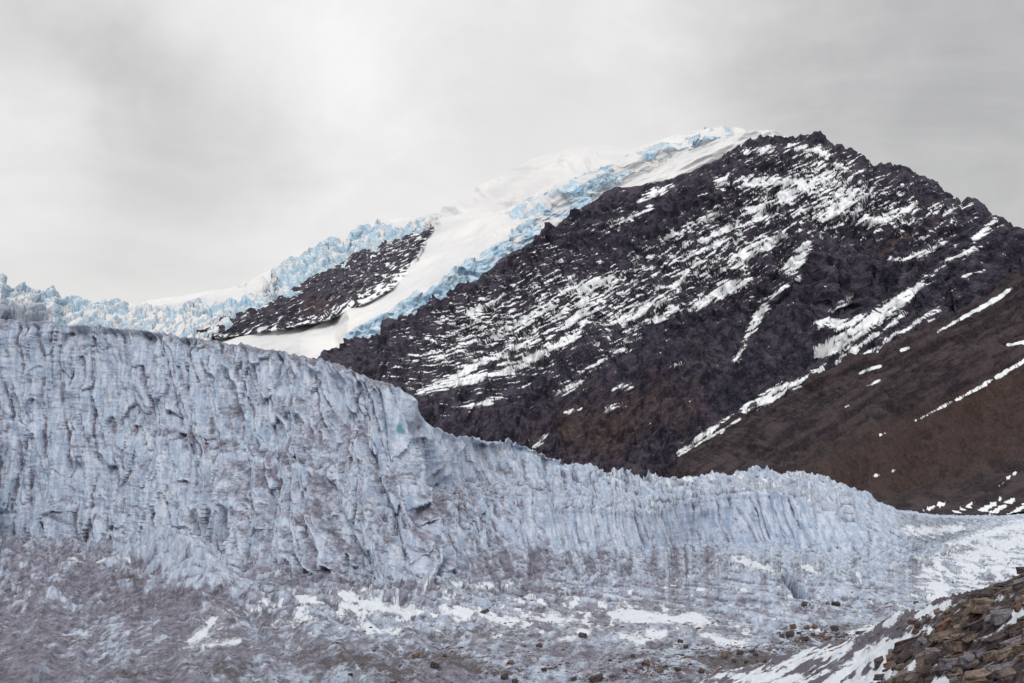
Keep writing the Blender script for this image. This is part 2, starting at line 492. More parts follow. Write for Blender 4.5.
s.P = s.P + n * (d * sstep(.9, 1.4, s.t))[..., None]
jag = rough * (5.0 * (wc - .5) + 3.2 * (vc - .45) + 1.0 * noise(X / 2.6, X * 0, 46)) * sstep(.5, 1, s.t) * sstep(2.0, 1.0, s.t) * (1 - .6 * sstep(100, 300, s.PX))
s.P[..., 2] += jag
s.attrs['ice'] = .80 - sstep(415, 440, s.PX) - smooth_top * 1.1 - .55 * sstep(.1, .8, s.normal(1)[..., 2] - .25) - .45 * sstep(.25, .6, fbm(X / 24, Z / 12, 4, 47))
s.attrs['grime'] = .62 * sstep(70, 40, s.PX + 20 * noise(Z / 10, X / 30, 48)) + .35 * sstep(200, 60, s.PX) * sstep(300, 322, s.PY) - .1
icefall = s.build('icefall', M_FAR)

# ================================================================== ROCK OUTCROP between the icefall and the snow slope
otop = [(196, 329), (202, 328), (215, 322), (250, 312), (270, 304), (285, 297), (300, 285), (320, 271), (340, 264), (355, 252), (370, 248), (395, 240), (415, 231), (432, 224), (440, 223)]
obot = [(196, 331), (202, 333), (215, 338), (235, 336), (270, 331), (300, 326), (330, 319), (370, 301), (390, 290), (410, 274), (425, 246), (432, 232), (440, 225)]
s = Sheet(196, 440, [
    [(x, y + 8, DI(x, y + 8, -60)) for x, y in otop],
    [(x, y, DI(x, y, 25)) for x, y in otop],
    [(x, (y + y2) / 2, DI(x, (y + y2) / 2, 60)) for (x, y), (x2, y2) in zip(otop, [(q[0], float(np.interp(q[0], *zip(*obot)))) for q in otop])],
    [(x, y, DI(x, y, 25)) for x, y in obot],
    [(x, y + 3, DI(x, y + 3, -60)) for x, y in obot]], [10, 55, 55, 12], step=0.6, sx=1, sy=2)
n = s.normal(2)
a32 = math.radians(30)
def strata(s, al, wx=10):
    wv = 7 * fbm(s.x / 90, s.z / 90, 3, 51) + 2.0 * fbm(s.x / 18, s.z / 18, 3, 52)
    q1 = s.x * math.cos(al) + s.z * math.sin(al) + wv
    q2 = -s.x * math.sin(al) + s.z * math.cos(al) + wv
    return q1, q2
q1, q2 = strata(s, a32)
edge = sstep(1.0, 1.2, s.t) * sstep(3.0, 2.8, s.t) * sstep(200, 225, s.PX) * sstep(440, 425, s.PX)
d = (10 * ridged(q1 / 60, q2 / 24, 5, 53) + 5 * fbm(q1 / 18, q2 / 7, 4, 54)) * edge
s.P = s.P + n * d[..., None]
s.P[..., 2] += 3 * fbm(s.x / 9, s.x * 0, 4, 58) * sstep(.7, 1, s.t) * sstep(1.4, 1, s.t)
sn = fbm(q1 / 11, q2 / 2.8, 5, 55, gain=.6)
q1b, q2b = strata(s, a32); sn = fbm(q1b / 14, q2b / 3, 5, 155, gain=.6)
s.attrs['snow'] = .20 + .30 * sstep(2.55, 3.0, s.t) + .9 * sn + .16 * sstep(320, 400, s.PX) + .10 * sstep(1.3, 1.0, s.t)
s.attrs['rust'] = .15 + .25 * blob(s.PX, s.PY, 330, 305, 40, 10, 20)
outcrop = s.build('rock_outcrop', M_MOUNT)

# ================================================================== ROCKY MOUNTAIN
ridge = [(300, 392), (330, 375), (352, 360), (365, 350), (385, 341), (398, 328), (410, 320), (430, 308), (455, 297), (466, 286), (480, 280), (490, 270), (500, 262), (520, 250),
         (545, 238), (560, 224), (575, 212), (590, 203), (605, 193), (620, 188), (640, 187), (660, 183), (690, 172), (710, 165),
         (722, 155), (735, 148), (748, 140), (762, 136), (768, 134), (772, 137), (790, 136), (800, 135), (803, 133), (820, 134), (826, 139), (832, 146), (850, 150), (862, 155), (868, 162), (874, 165), (882, 164), (895, 166),
         (905, 167), (912, 173), (918, 177), (930, 179), (936, 184), (940, 190), (950, 193), (956, 198), (960, 204), (970, 199), (977, 199), (984, 205), (990, 215), (1000, 219), (1010, 224), (1016, 230), (1024, 233), (1060, 250), (1120, 268), (1200, 300), (1300, 330)]
foot = [(300, 400), (352, 385), (415, 425), (470, 450), (560, 480), (650, 500), (800, 505), (900, 540), (1024, 540), (1300, 540)]
def rdg(dy, D): return [(x, y + dy, D) for x, y in ridge]
def DM(x): return 2150 - max(0, x - 800) * .5
mid = [(x, y * .5 + np.interp(x, *zip(*foot)) * .5) for x, y in ridge]
s = Sheet(300, 1300, [
    [(x, y + 26, DM(x) + 190) for x, y in ridge],
    [(x, y, DM(x)) for x, y in ridge],
    [(x, y, DM(x) - 170) for x, y in mid],
    [(x, np.interp(x, *zip(*foot)), DM(x) - 400) for x, y in ridge],
    [(x, np.interp(x, *zip(*foot)) + 40, DM(x) - 440) for x, y in ridge]], [20, 260, 260, 10], step=0.72, sx=1, sy=4)
n = s.normal(3)
q1, q2 = strata(s, a32)
PX, PY = s.PX, s.PY
# great ribs and gullies running down the face
big = 36 * ridged((s.x + s.z * .9) / 210, (s.z - .2 * s.x) / 330, 4, 61) + 20 * fbm(s.x / 150, s.z / 110, 4, 62)
gl = streaks(PX, PY, [[(930, 262, 9), (880, 300, 10), (820, 345, 12), (812, 325, 10)], [(762, 305, 5), (748, 345, 5), (738, 400, 5), (715, 440, 5)],
                      [(820, 370, 6), (740, 415, 7), (678, 455, 6)]])
big = big - 12 * sstep(-8, 6, gl)
led = noise(q1 / 85, q2 / 15, 63); led2 = noise(q1 / 30, q2 / 6.5, 64)
ribf = ridged((s.x * .55 - s.z) / 90 + .5 * led, (s.x + s.z * .4) / 34, 4, 77)
g1 = (s.x * .6 - s.z) ; g2 = (s.x + s.z * .6)          # down-slope and across
med = 4 * led + 1.5 * led2 + 7 * ridged(q1 / 60, q2 / 22, 4, 65, gain=.4) + 13 * ribf + .8 * fbm(q1 / 6, q2 / 3, 4, 66) \
    + blur1(blur1(5 * facets(q1 / 38 + .3 * led, q2 / 15 + .3 * led, 75) + 4.0 * facets(g2 / 13 + .2 * led2, g1 / 26, 76) + 1.7 * facets(q1 / 8, q2 / 4, 78), 1, 0), 1, 1) + .7 * facets(g2 / 3, g1 / 5, 79)
wr = sstep(.7, 1.02, s.t) * (.22 + .78 * sstep(1.0, 1.22, s.t))
s.P = s.P + n * ((big * sstep(1.0, 1.35, s.t) + med * wr))[..., None]
s.P[..., 2] += (2.6 * facets(s.x / 15, s.x * 0 + 3.3, 67) - .5 + 2.0 * facets(s.x / 5, s.x * 0 + 1.3, 68)) * sstep(.6, 1, s.t) * sstep(1.25, 1, s.t) * sstep(690, 760, PX)
n2 = s.normal(1); n5 = s.normal(9)
PX, PY = pixels(s.P)
dens = (.62 * blob(PX, PY, 560, 320, 130, 60, 30) + .50 * blob(PX, PY, 730, 250, 130, 70, 30) + .60 * blob(PX, PY, 830, 190, 100, 42, -20)
        + .42 * blob(PX, PY, 430, 350, 70, 45, 30) + .34 * blob(PX, PY, 940, 230, 70, 50) + .25 * blob(PX, PY, 540, 270, 90, 30, 35))
lowcut = np.interp(PX, [300, 420, 480, 560, 620, 700, 760, 860, 960, 1040], [420, 424, 430, 425, 385, 335, 312, 275, 262, 250])
dens = dens * sstep(lowcut + 22, lowcut - 22, PY + 22 * fbm(s.x / 40, s.z / 30, 3, 69))
barerock = .8 * blob(PX, PY, 770, 168, 24, 12, 20) + .9 * blob(PX, PY, 880, 270, 34, 36, 40) + .5 * blob(PX, PY, 640, 225, 60, 16, 30) + .5 * blob(PX, PY, 590, 262, 60, 16, 30) + .6 * blob(PX, PY, 700, 330, 40, 20, 10)
wv = 5 * fbm(s.x / 60, s.z / 60, 3, 151) + 1.2 * fbm(s.x / 12, s.z / 12, 3, 152)
al_ = np.radians(np.interp(PX, [380, 520, 700, 900], [20, 27, 30, 30]))
q1 = s.x * np.cos(a32) + s.z * np.sin(a32); q2 = -(s.x - 300) * np.sin(al_) + s.z * np.cos(al_) + wv
sn = fbm(q1 / 18, q2 / 2.0, 5, 71, gain=.65) * 1.15 + .22 * fbm(q1 / 60, q2 / 9, 3, 72)
ledge = .4 * np.clip(n2[..., 2] - n5[..., 2], -.6, .6)
auto = -.20 + 1.05 * sn + .70 * ledge + .98 * dens - .35 * barerock
L = [
 [(678, 452, 1.5), (700, 438, 3), (740, 415, 3.5), (775, 393, 5.5), (795, 384, 4), (822, 369, 2)],
 [(818, 352, 6), (832, 347, 9), (850, 335, 7), (880, 315, 7), (905, 298, 6), (925, 280, 2), (953, 257, 1)],
 [(817, 322, 3), (842, 323, 4), (862, 318, 3)],
 [(862, 357, 2), (885, 342, 2), (912, 325, 1.6), (940, 308, 1)], [(835, 362, 1.5), (850, 352, 3), (880, 333, 2.5), (905, 313, 2)],
 [(918, 420, 1), (950, 402, 1.6), (985, 384, 2), (1024, 358, 2.4), (1060, 335, 2)],
 [(938, 332, .8), (960, 319, 1.8), (990, 303, 3), (1012, 289, 1.5)],
 [(744, 346, 1.5), (748, 332, 2), (757, 318, 5), (764, 308, 5)], [(736, 360, 1), (742, 350, 1)],
 [(830, 313, 1), (845, 303, 2), (855, 293, 1)], [(765, 300, 1), (782, 290, 1.5), (800, 276, 1.2)],
 [(824, 218, 4), (842, 207, 5), (852, 199, 4)], [(868, 222, 3), (890, 218, 5), (905, 212, 3), (914, 208, 2)],
 [(717, 182, 4), (745, 182, 5), (775, 181, 3.5), (804, 182, 3)], [(746, 212, 2), (780, 200, 4), (805, 190, 3), (827, 173, 2)],
 [(690, 308, 3), (715, 296, 6), (740, 282, 5), (750, 278, 2)], [(735, 262, 6), (750, 250, 7), (768, 243, 5), (784, 234, 3)],
 [(790, 268, 7), (800, 258, 7), (806, 246, 4)], [(700, 242, 3), (730, 228, 3), (770, 216, 2)],
 [(893, 260, 1.5), (915, 256, 3), (930, 250, 2), (944, 242, 1)], [(975, 239, 3), (984, 231, 3), (994, 221, 2)],
 [(960, 256, 2.2), (970, 251, 2.2), (978, 246, 1)], [(967, 276, 1.5), (987, 270, 1)], [(944, 213, 2), (962, 206, 1)],
 [(493, 337, 1), (525, 323, 2), (553, 307, 1)], [(417, 393, 2), (445, 383, 3), (473, 367, 3), (505, 352, 2.5), (537, 337, 1)],
 [(433, 389, 3), (470, 379, 4), (513, 371, 3), (545, 352, 3), (580, 333, 2)], [(467, 407, 1.5), (485, 403, 2.5), (500, 397, 1)],
 [(547, 320, 1), (580, 303, 2), (607, 290, 1)], [(623, 317, 2), (650, 306, 4), (673, 290, 2)], [(637, 327, 2), (660, 318, 2), (681, 308, 2)],
 [(557, 393, 1), (570, 388, 3), (580, 383, 2)], [(560, 292, 3), (590, 286, 5), (613, 277, 2)], [(560, 330, 1.5), (580, 315, 2.5), (600, 300, 1)],
 [(613, 323, 2), (630, 320, 3), (653, 306, 2)], [(640, 313, 2), (665, 298, 4), (687, 273, 2)], [(510, 327, 1), (530, 316, 2.4), (553, 300, 1)],
 [(673, 260, 1), (705, 249, 2), (740, 233, 1.5)], [(683, 227, 1), (705, 220, 3), (720, 211, 1)], [(445, 320, 1), (470, 312, 2), (500, 298, 1)],
 [(535, 447, 1.5), (546, 438, 2)], [(568, 413, 2), (578, 410, 1.5)], [(607, 411, 1), (622, 404, 1)], [(615, 389, 1.5), (629, 386, 2)],
 [(672, 365, 2), (680, 364, 2)], [(610, 352, 1), (626, 349, 1)], [(580, 372, 1), (592, 366, 1.2), (606, 357, 1.8)],
 [(860, 372, 1), (872, 368, 3), (880, 366, 1)], [(868, 386, 1), (880, 380, 1)], [(900, 352, 2), (908, 348, 2)], [(925, 318, 1.4), (932, 319, 1.4)],
 [(640, 200, 2), (655, 193, 3), (672, 187, 2)], [(600, 232, 1), (630, 218, 2), (650, 208, 2)], [(660, 240, 1), (680, 232, 2)], [(835, 165, 2), (850, 170, 2)], [(790, 146, 2), (815, 150, 3), (828, 156, 2)], [(745, 152, 2), (770, 150, 3)],
]
cov = streaks(PX, PY, L)
wob = fbm(q1 / 20, q2 / 2.2, 5, 73, gain=.55)
man = .52 + .13 * np.minimum(cov, 2.0) + 1.05 * wob + .45 * ledge
s.attrs['snow'] = np.clip(np.maximum(auto, np.where(cov > -7, man, -1)), -1, 1.5)
s.attrs['rust'] = .36 * blob(PX, PY, 640, 410, 150, 60, 20) + .08 * sstep(280, 420, PY) + .30 * blob(PX, PY, 790, 165, 50, 15) + .33 * blob(PX, PY, 900, 240, 50, 14, 30) \
    + .22 * blob(PX, PY, 750, 300, 60, 40, 20) - .12 * sstep(420, 300, PY) * sstep(700, 500, PX) - .05
s.P = s.P + n2 * (sstep(.35, .8, s.attrs['snow']) * .6)[..., None]
mountain = s.build('mountain', M_MOUNT)

# ================================================================== SCREE SLOPE below the mountain
def rag(x): return 5 * math.sin(x / 17.0) + 3 * math.sin(x / 6.3 + 1) + 2 * math.sin(x / 2.9)
stop = [(560, 520), (620, 497), (650, 480), (680, 458), (720, 434), (760, 410), (820, 379), (870, 352), (930, 320), (1000, 287), (1040, 268), (1120, 240), (1300, 230)]
sfoot = [(560, 540), (700, 530), (800, 520), (870, 522), (930, 522), (1000, 512), (1024, 508), (1100, 505), (1300, 500)]
stop = [(float(x), float(np.interp(x, *zip(*stop)))) for x in range(560, 1301, 2)]
def DSt(x): return 1480 - max(0, x - 700) * .25
s = Sheet(560, 1300, [
    [(x, y + 14, DSt(x) + 420) for x, y in stop],
    [(x, y + 3 + .5 * rag(x), DSt(x) + 120) for x, y in stop],
    [(x, y + 16, DSt(x) + 90) for x, y in stop],
    [(x, y * .45 + np.interp(x, *zip(*sfoot)) * .55, 1180) for x, y in stop],
    [(x, np.interp(x, *zip(*sfoot)), 900) for x, y in stop],
    [(x, np.interp(x, *zip(*sfoot)) + 14, 820) for x, y in stop]], [16, 24, 150, 170, 12], step=0.75, sx=3, sy=8)
n = s.normal(3)
PX, PY = s.PX, s.PY
# sloping ribs of debris
q1 = s.x * math.cos(a32) + s.z * math.sin(a32); q2 = -s.x * math.sin(a32) + s.z * math.cos(a32)
ribs = streaks(PX, PY, [[(690, 478, 14), (740, 440, 14), (850, 428, 12), (900, 420, 10)], [(800, 500, 10), (850, 462, 14), (895, 430, 14), (930, 422, 10), (1024, 372, 12), (1100, 330, 12)],
                        [(880, 375, 6), (960, 340, 8), (1060, 300, 8)]])
d = 10 * sstep(-9, 8, ribs) + 15 * fbm(q1 / 150, q2 / 28, 4, 81) + 9 * ridged(q1 / 70, q2 / 11, 4, 82) + 3.0 * fbm(s.x / 9, s.z / 5, 4, 83) + 1.6 * ridged(s.x / 3, s.z / 1.8, 3, 84)
ft = sstep(3.95, 3.5, s.t)
s.P = s.P + n * ((d * ft + 4 * (1 - ft) + 1.5 * (1 - ft) * fbm(s.x / 8, s.z / 3, 4, 87)) * sstep(.6, 1.4, s.t))[..., None]
L2 = [[(915, 421, .6), (940, 408, 1.2), (975, 390, 2.0), (1024, 361, 2.6), (1070, 332, 2)], [(938, 332, .8), (960, 319, 1.8), (990, 303, 3), (1012, 289, 1.5)],
      [(860, 373, 1), (872, 368, 2.6), (880, 366, 1)], [(868, 386, .8), (880, 380, 1)], [(901, 351, 2), (908, 348, 1.6)], [(1008, 345, 1.5), (1024, 342, 2.4)],
      [(678, 456, 1), (700, 443, 1), (740, 419, 1)], [(721, 434, 1), (724, 430, 1)], [(880, 435, 1), (886, 433, 1)], [(873, 476, 1.2), (879, 475, 1)], [(892, 472, .9), (895, 470, .9)],
      [(999, 487, 1.4), (1008, 478, 2.2), (1015, 473, 1)], [(926, 510, 2), (935, 506, 3), (944, 504, 2)], [(982, 510, 3), (994, 504, 3), (1000, 499, 1)], [(990, 514, 2), (1004, 506, 3), (1018, 496, 2)],
      [(1000, 522, 2), (1024, 506, 3), (1040, 500, 2)], [(955, 512, 2), (966, 508, 3), (972, 503, 2)], [(925, 318, 1.4), (932, 319, 1.2)], [(845, 310 + 97, .5), (850, 405, .5)]]
PX, PY = pixels(s.P)
cov = streaks(PX, PY, L2, .75)
wob = 3.2 * fbm(q1 / 9, q2 / 2, 5, 85, gain=.65)
man = .58 + .22 * np.minimum(cov, 1.4) + (.45 + .7 * sstep(465, 485, PY)) * fbm(q1 / 9, q2 / 1.2, 5, 86, gain=.6) - .12 * sstep(465, 485, PY)
s.attrs['snow'] = np.clip(np.where(cov > -6, man, -1), -1, 1.4)
bar = blob(PX, PY, 920, 450, 160, 45, 16)
s.attrs['rust'] = .0 + .62 * bar + .30 * blob(PX, PY, 1000, 400, 90, 40, 28) - .3 * blob(PX, PY, 920, 370, 120, 25, 25)
scree = s.build('scree_slope', M_SCREE)

# ================================================================== GLACIER and the dirty ice in front of it
gcrest = [(-220, 318, 355), (-60, 322, 322), (0, 322, 308), (20, 321, 303), (60, 323, 297), (100, 326, 289), (150, 331, 280), (200, 339, 272), (240, 344, 267), (280, 351, 262), (320, 359, 257),
          (345, 366, 248), (356, 372, 247), (370, 378, 246), (395, 386, 244), (405, 391, 244), (412, 396, 247), (415, 403, 249), (418, 413, 252), (430, 425, 258), (450, 434, 269), (470, 439, 281), (490, 442, 292), (505, 445, 300), (520, 448, 306),
          (545, 463, 312), (560, 468, 318), (590, 469, 326), (620, 476, 334), (640, 481, 340), (665, 483, 350), (690, 482, 352), (735, 482, 350), (770, 476, 348), (790, 480, 346),
          (812, 478, 344), (840, 489, 346), (870, 501, 352), (900, 513, 366), (930, 518, 420), (960, 519, 560), (1000, 518, 640), (1024, 516, 680), (1100, 513, 700), (1260, 511, 700)]
gbase = [(-220, 572), (-60, 568), (0, 548), (60, 550), (120, 556), (200, 572), (250, 582), (300, 588), (350, 594), (430, 600), (500, 596), (560, 590), (620, 584), (700, 582), (760, 580), (800, 592), (860, 580), (900, 572),
         (930, 560), (960, 550), (1000, 545), (1024, 543), (1100, 540), (1260, 540)]
def ip(x, xs, ys): return float(np.interp(x, xs, ys))
def gz(x): return -18.0
gz0 = lambda x, y: dist_for(y, gz(x))
KX = [-220, 0, 300, 400, 440, 480, 520, 560, 620, 660, 700, 740, 790, 820, 860, 900, 940]
U, A, B = [], [], []
for x, y, D in gcrest:
    yb = ip(x, *zip(*gbase)); Db = gz0(x, yb)
    # foot of the upper wall, lip of the lower cliff, foot of the lower cliff
    yu = y + (yb - y) * ip(x, KX, [.40, .40, .44, .42, .36, .30, .26, .24, .22, .20, .10, .10, .12, .2, .25, .3, .3])
    ya = y + (yb - y) * ip(x, KX, [.46, .46, .50, .48, .46, .42, .40, .38, .36, .34, .16, .16, .2, .3, .4, .5, .5])
    yl = y + (yb - y) * ip(x, KX, [.93, .93, .95, .96, .90, .74, .70, .68, .70, .70, .62, .66, .66, .7, .75, .8, .8])
    du = ip(x, KX, [.30, .30, .30, .28, .2, .14, .12, .10, .10, .10, .10, .1, .12, .2, .25, .3, .3])
    da = ip(x, KX, [.50, .50, .50, .50, .55, .62, .68, .72, .72, .70, .40, .40, .42, .4, .45, .5, .5])
    dl = ip(x, KX, [.90, .90, .90, .90, .82, .74, .75, .77, .77, .74, .43, .43, .46, .48, .6, .8, .8])
    U.append((x, yu, D + (Db - D) * du)); A.append((x, ya, D + (Db - D) * da)); B.append((x, yl, D + (Db - D) * dl))
rb = [(x, ip(x, *zip(*gbase)), gz0(x, ip(x, *zip(*gbase)))) for x, _, _ in gcrest]
gr1 = [(x, 632, gz0(x, 632)) for x, _, _ in gcrest]
gr2 = [(x, 690, gz0(x, 690)) for x, _, _ in gcrest]
gr3 = [(x, 900, gz0(x, 900) * .9) for x, _, _ in gcrest]
back2 = [(x, (y + 22 if x < 900 else y - 3), D + (260 if x < 900 else 300)) for x, y, D in gcrest]
back1 = [(x, (y + 5 if x < 900 else y - .5), D + (60 if x < 900 else 80)) for x, y, D in gcrest]
s = Sheet(-220, 1260, [back2, back1, gcrest, U, A, B, rb, gr1, gr2, gr3], [12, 24, 140, 30, 170, 60, 100, 100, 16], step=0.72, sx=1, sy=2, sd=44)
nh = s.normal(3).copy()
PX, PY, T = s.PX, s.PY, s.t                      # T: 2 crest, 3 foot, 4 lip, 5 foot, 6 base, 7.. ground
X, Y, Z = s.x.copy(), s.y.copy(), s.z.copy()
hz = nh * np.array([1, 1, 0]); hz = blur1(blur1(hz, 10, 0), 10, 1)
hz[..., 1] = np.minimum(hz[..., 1], -.25); hz /= np.linalg.norm(hz, axis=-1, keepdims=True)
al = 260 * X / np.maximum(Y, 60)                         # distance along the wall
foot_n = 1.4 * fbm(al / 9, Z * 0 + .5, 5, 115)
wall = sstep(1.97, 2.10, T) * sstep(6.8, 4.75, T + .8 * foot_n)
right = sstep(930, 840, PX)
farR = sstep(430, 560, PX)
lean = np.interp(PX, [0, 120, 250, 330, 400, 600, 700, 800], [.03, .06, .16, .30, .42, .34, .26, .30])
wp = .9 * fbm(al / 8, Z / 20, 3, 101) + .22 * fbm(al / 2.5, Z / 4, 3, 100)
a_ = (al + wp + Z * lean) * (1 + .7 * sstep(470, 680, PX))
fs = 1 / (1 + .7 * sstep(470, 680, PX))
cA = billow(a_ / 2.9, Z / 34 + .05 * a_, 103); cB = billow(a_ / 1.15, Z / 14, 104); cC = billow(a_ / 4.6, Z / 35, 102)
cD = billow(a_ / 1.6, Z / 30 + .1 * a_, 116)
mod = .55 + .8 * sstep(-.35, .4, fbm(al / 13, Z / 8, 3, 105))
p = 3.0 * cC * (1 - .6 * farR) + 3.0 * cA * mod + (.50 + .3 * farR) * cB * (.5 + mod) + .20 * billow(a_ / .55, Z / 5.0, 114)
# scalloped lips: each starts where a column bulges and fades down it
lv = Z / 6.5 + 1.8 * fbm(al / 7, Z / 40, 4, 106) + .9 * noise(al / 1.6, Z * 0, 117); fr_ = lv - np.floor(lv)
led = np.clip(1.5 * cD + .25 - 1.25 * fr_, 0, 1) * .95
lm = .35 + .65 * sstep(-.1, .40, fbm(al / 8, Z / 6, 3, 107))
lv2 = Z / 1.15 + 1.4 * fbm(al / 3, Z / 12, 4, 108) + .9 * cB; fr2 = lv2 - np.floor(lv2)
led2 = fr2 * sstep(1, .75, fr2) * sstep(-.2, .4, fbm(al / 6, Z / 5, 3, 119))
lump = .50 * fbm(al / 3.4, Z / 6.5, 5, 109) + .6 * fbm(al / 14, Z / 14, 4, 110)
fine = .13 * fbm(a_ / .7, Z / 2.0, 5, 111, gain=.6)
rip = noise(al / 3.0, Z / .62 + .25 * al + .8 * cA, 180) * .5 + noise(al / 1.4, Z / .33, 181) * .25
dw = p + .12 * rip * (.4 + mod) + 1.3 * led * lm * (1 - farR) + .16 * led2 * (1 - .8 * farR) + .8 * lump + fine - 2.4
# chunkier broken blocks along the right part of the tongue
w1, w2, wc = worley(al / 2.3 + .4 * noise(al / 5, Y / 8, 9), Y / 5.0 + Z / 1.6, 112)
brk = farR * right * sstep(1.9, 2.0, T) * sstep(6.0, 4.9, T + .5 * fbm(al / 10, Z / 5, 3, 113))
flat = farR * right * (sstep(1.9, 2.1, T) * sstep(4.05, 3.9, T))
but = (blob(PX, PY, 410, 560, 30, 36, -28) * 2.2 + blob(PX, PY, 20, 530, 40, 30) * 1.0 + blob(PX, PY, 300, 545, 30, 40, 0) * 1.0)
# pointed pinnacle leaning on the wall, low left
X2, Y2 = X, Y
gd = .75 * fbm(X2 / 11, Y2 / 22, 4, 121) + .30 * ridged((X2 - .2 * Y2) / 5.4, (Y2 + X2) / 15, 4, 122) + .16 * fbm(X2 / 1.2, Y2 / 4.0, 6, 123, gain=.72) + .10 * ridged((X2 - .2 * Y2) / .9, Y2 / 3.2, 3, 124)
gw = sstep(5.5, 6.6, T + .6 * foot_n)
r = Y2 + X2 * .6
r2 = (Y2 + 5.0 * X2) / 42
gd = gd + (1.5 * fbm(r2, X2 / 40, 3, 170) + .9 * ridged(r2 * 2.6, X2 / 14, 4, 171)) * sstep(560, 380, PX) * (T > 5)
back = 1 - sstep(1.9, 2.0, T)
crestn = .45 * fbm(al / 2.2, Y * 0 + 1, 4, 126) + .25 * noise(al / .6, Y * 0 + 2, 127)
serac = farR * (2.0 * (wc - .35) + 1.5 * ridged(al / 2.2, Y / 6, 4, 128) - .4)
P = s.P
P = P + hz * ((dw * fs * wall * np.clip(1 - .6 * blob(PX, PY, 440, 455, 26, 34) - .75 * blob(PX, PY, 418, 408, 22, 20), 0, 1) * right * (1 - .25 * farR) + but * wall))[..., None]
P[..., 2] += gd * gw * (.8 + .5 * (1 - right)) + (crestn + .7 * serac * right) * sstep(1.4, 1.97, T) * sstep(2.3, 2.0, T) + .8 * serac * flat * .8 + gd * back * (1 - right) * .9
P[..., 2] += (1 - right) * sstep(1.9, 2, T) * (1 - gw) * gd * .9
shal = sstep(.45, .75, nh[..., 2]) * sstep(2.0, 2.3, T) * sstep(6.3, 5.9, T)
P[..., 2] += shal * (.95 * ridged((al + Z) / 2.2, Y / 4, 5, 129) + .35 * fbm(al / .9, Y / 2.5, 4, 139))
hm = sstep(5.6, 6.1, T) * sstep(7.3, 6.2, T) * (1 - farR * .6)
P[..., 2] += hm * (2.0 * ridged((al - (250 - Y) * .9) / 7, Y / 30, 3, 125) + .9 * billow((al - (250 - Y) * .9) / 2.2, Y / 16, 135) + .8 * fbm(al / 7, Y / 9, 4, 136)) * right
# ice knoll with its cave at the foot of the wall
kn = 3.0 * blob(PX, PY, 158, 562, 34, 12, -14) + 3.6 * blob(PX, PY, 195, 582, 24, 17, -22) + 2.2 * blob(PX, PY, 222, 598, 18, 14, -30) - 2.6 * blob(PX, PY, 138, 580, 14, 5.5, -12)
P[..., 1] -= kn * 1.2; P[..., 2] += kn * .85
P[..., 1] += kn * 0
# snowy shelf with its dark undercut channel
sh = streaks(PX, PY, [[(718, 566, 5), (745, 564, 7), (770, 570, 7), (786, 578, 5)]])
P[..., 2] += .8 * sstep(-5, 5, sh)
ch = streaks(PX, PY, [[(784, 580, 2.5), (790, 588, 3.2), (797, 597, 3), (808, 603, 2)]])
P[..., 2] -= 1.9 * sstep(-2.0, 1.6, ch); P[..., 1] += 2.0 * sstep(-2.0, 1.6, ch)
s.P = P
ns = s.normal(1); nb = s.normal(8)
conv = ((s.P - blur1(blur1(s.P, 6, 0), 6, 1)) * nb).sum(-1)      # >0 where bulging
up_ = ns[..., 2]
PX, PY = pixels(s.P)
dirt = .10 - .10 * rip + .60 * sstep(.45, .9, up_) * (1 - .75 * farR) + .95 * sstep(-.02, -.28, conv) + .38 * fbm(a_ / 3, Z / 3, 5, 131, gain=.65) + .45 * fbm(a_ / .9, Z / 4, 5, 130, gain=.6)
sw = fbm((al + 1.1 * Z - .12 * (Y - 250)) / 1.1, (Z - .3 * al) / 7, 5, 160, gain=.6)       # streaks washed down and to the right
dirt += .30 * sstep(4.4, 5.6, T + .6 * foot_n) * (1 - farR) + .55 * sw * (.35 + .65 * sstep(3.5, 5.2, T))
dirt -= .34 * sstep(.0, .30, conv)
dirt -= .22 * sstep(.5, 1, brk)
dirt += farR * (.26 + .60 * fbm(al / 1.2, Z / 1.5, 5, 137))
dirt += .28 * sstep(4.75, 5.3, T) * sstep(470, 520, PX) * sstep(760, 700, PX)
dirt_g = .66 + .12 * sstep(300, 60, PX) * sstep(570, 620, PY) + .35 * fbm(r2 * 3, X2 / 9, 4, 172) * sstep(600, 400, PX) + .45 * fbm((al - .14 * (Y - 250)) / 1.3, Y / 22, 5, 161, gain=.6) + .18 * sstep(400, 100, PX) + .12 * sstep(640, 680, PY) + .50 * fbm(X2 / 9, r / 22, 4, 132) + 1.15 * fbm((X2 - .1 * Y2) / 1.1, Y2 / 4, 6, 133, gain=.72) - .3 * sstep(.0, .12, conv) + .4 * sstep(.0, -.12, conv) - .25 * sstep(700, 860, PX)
dirt = dirt * (1 - gw) + dirt_g * gw
dirt -= .25 * sstep(640, 800, PX) * sstep(560, 540, PY) + .3 * np.clip(kn, 0, 1) - .5 * blob(PX, PY, 138, 580, 13, 5, -12)  # last term also darkens the cave hollow beside the knoll
dirt += .30 * blob(PX, PY, 90, 585, 120, 22, -12) + .25 * blob(PX, PY, 300, 585, 60, 12) + .30 * sstep(2.16, 2.02, T) * sstep(420, 380, PX)
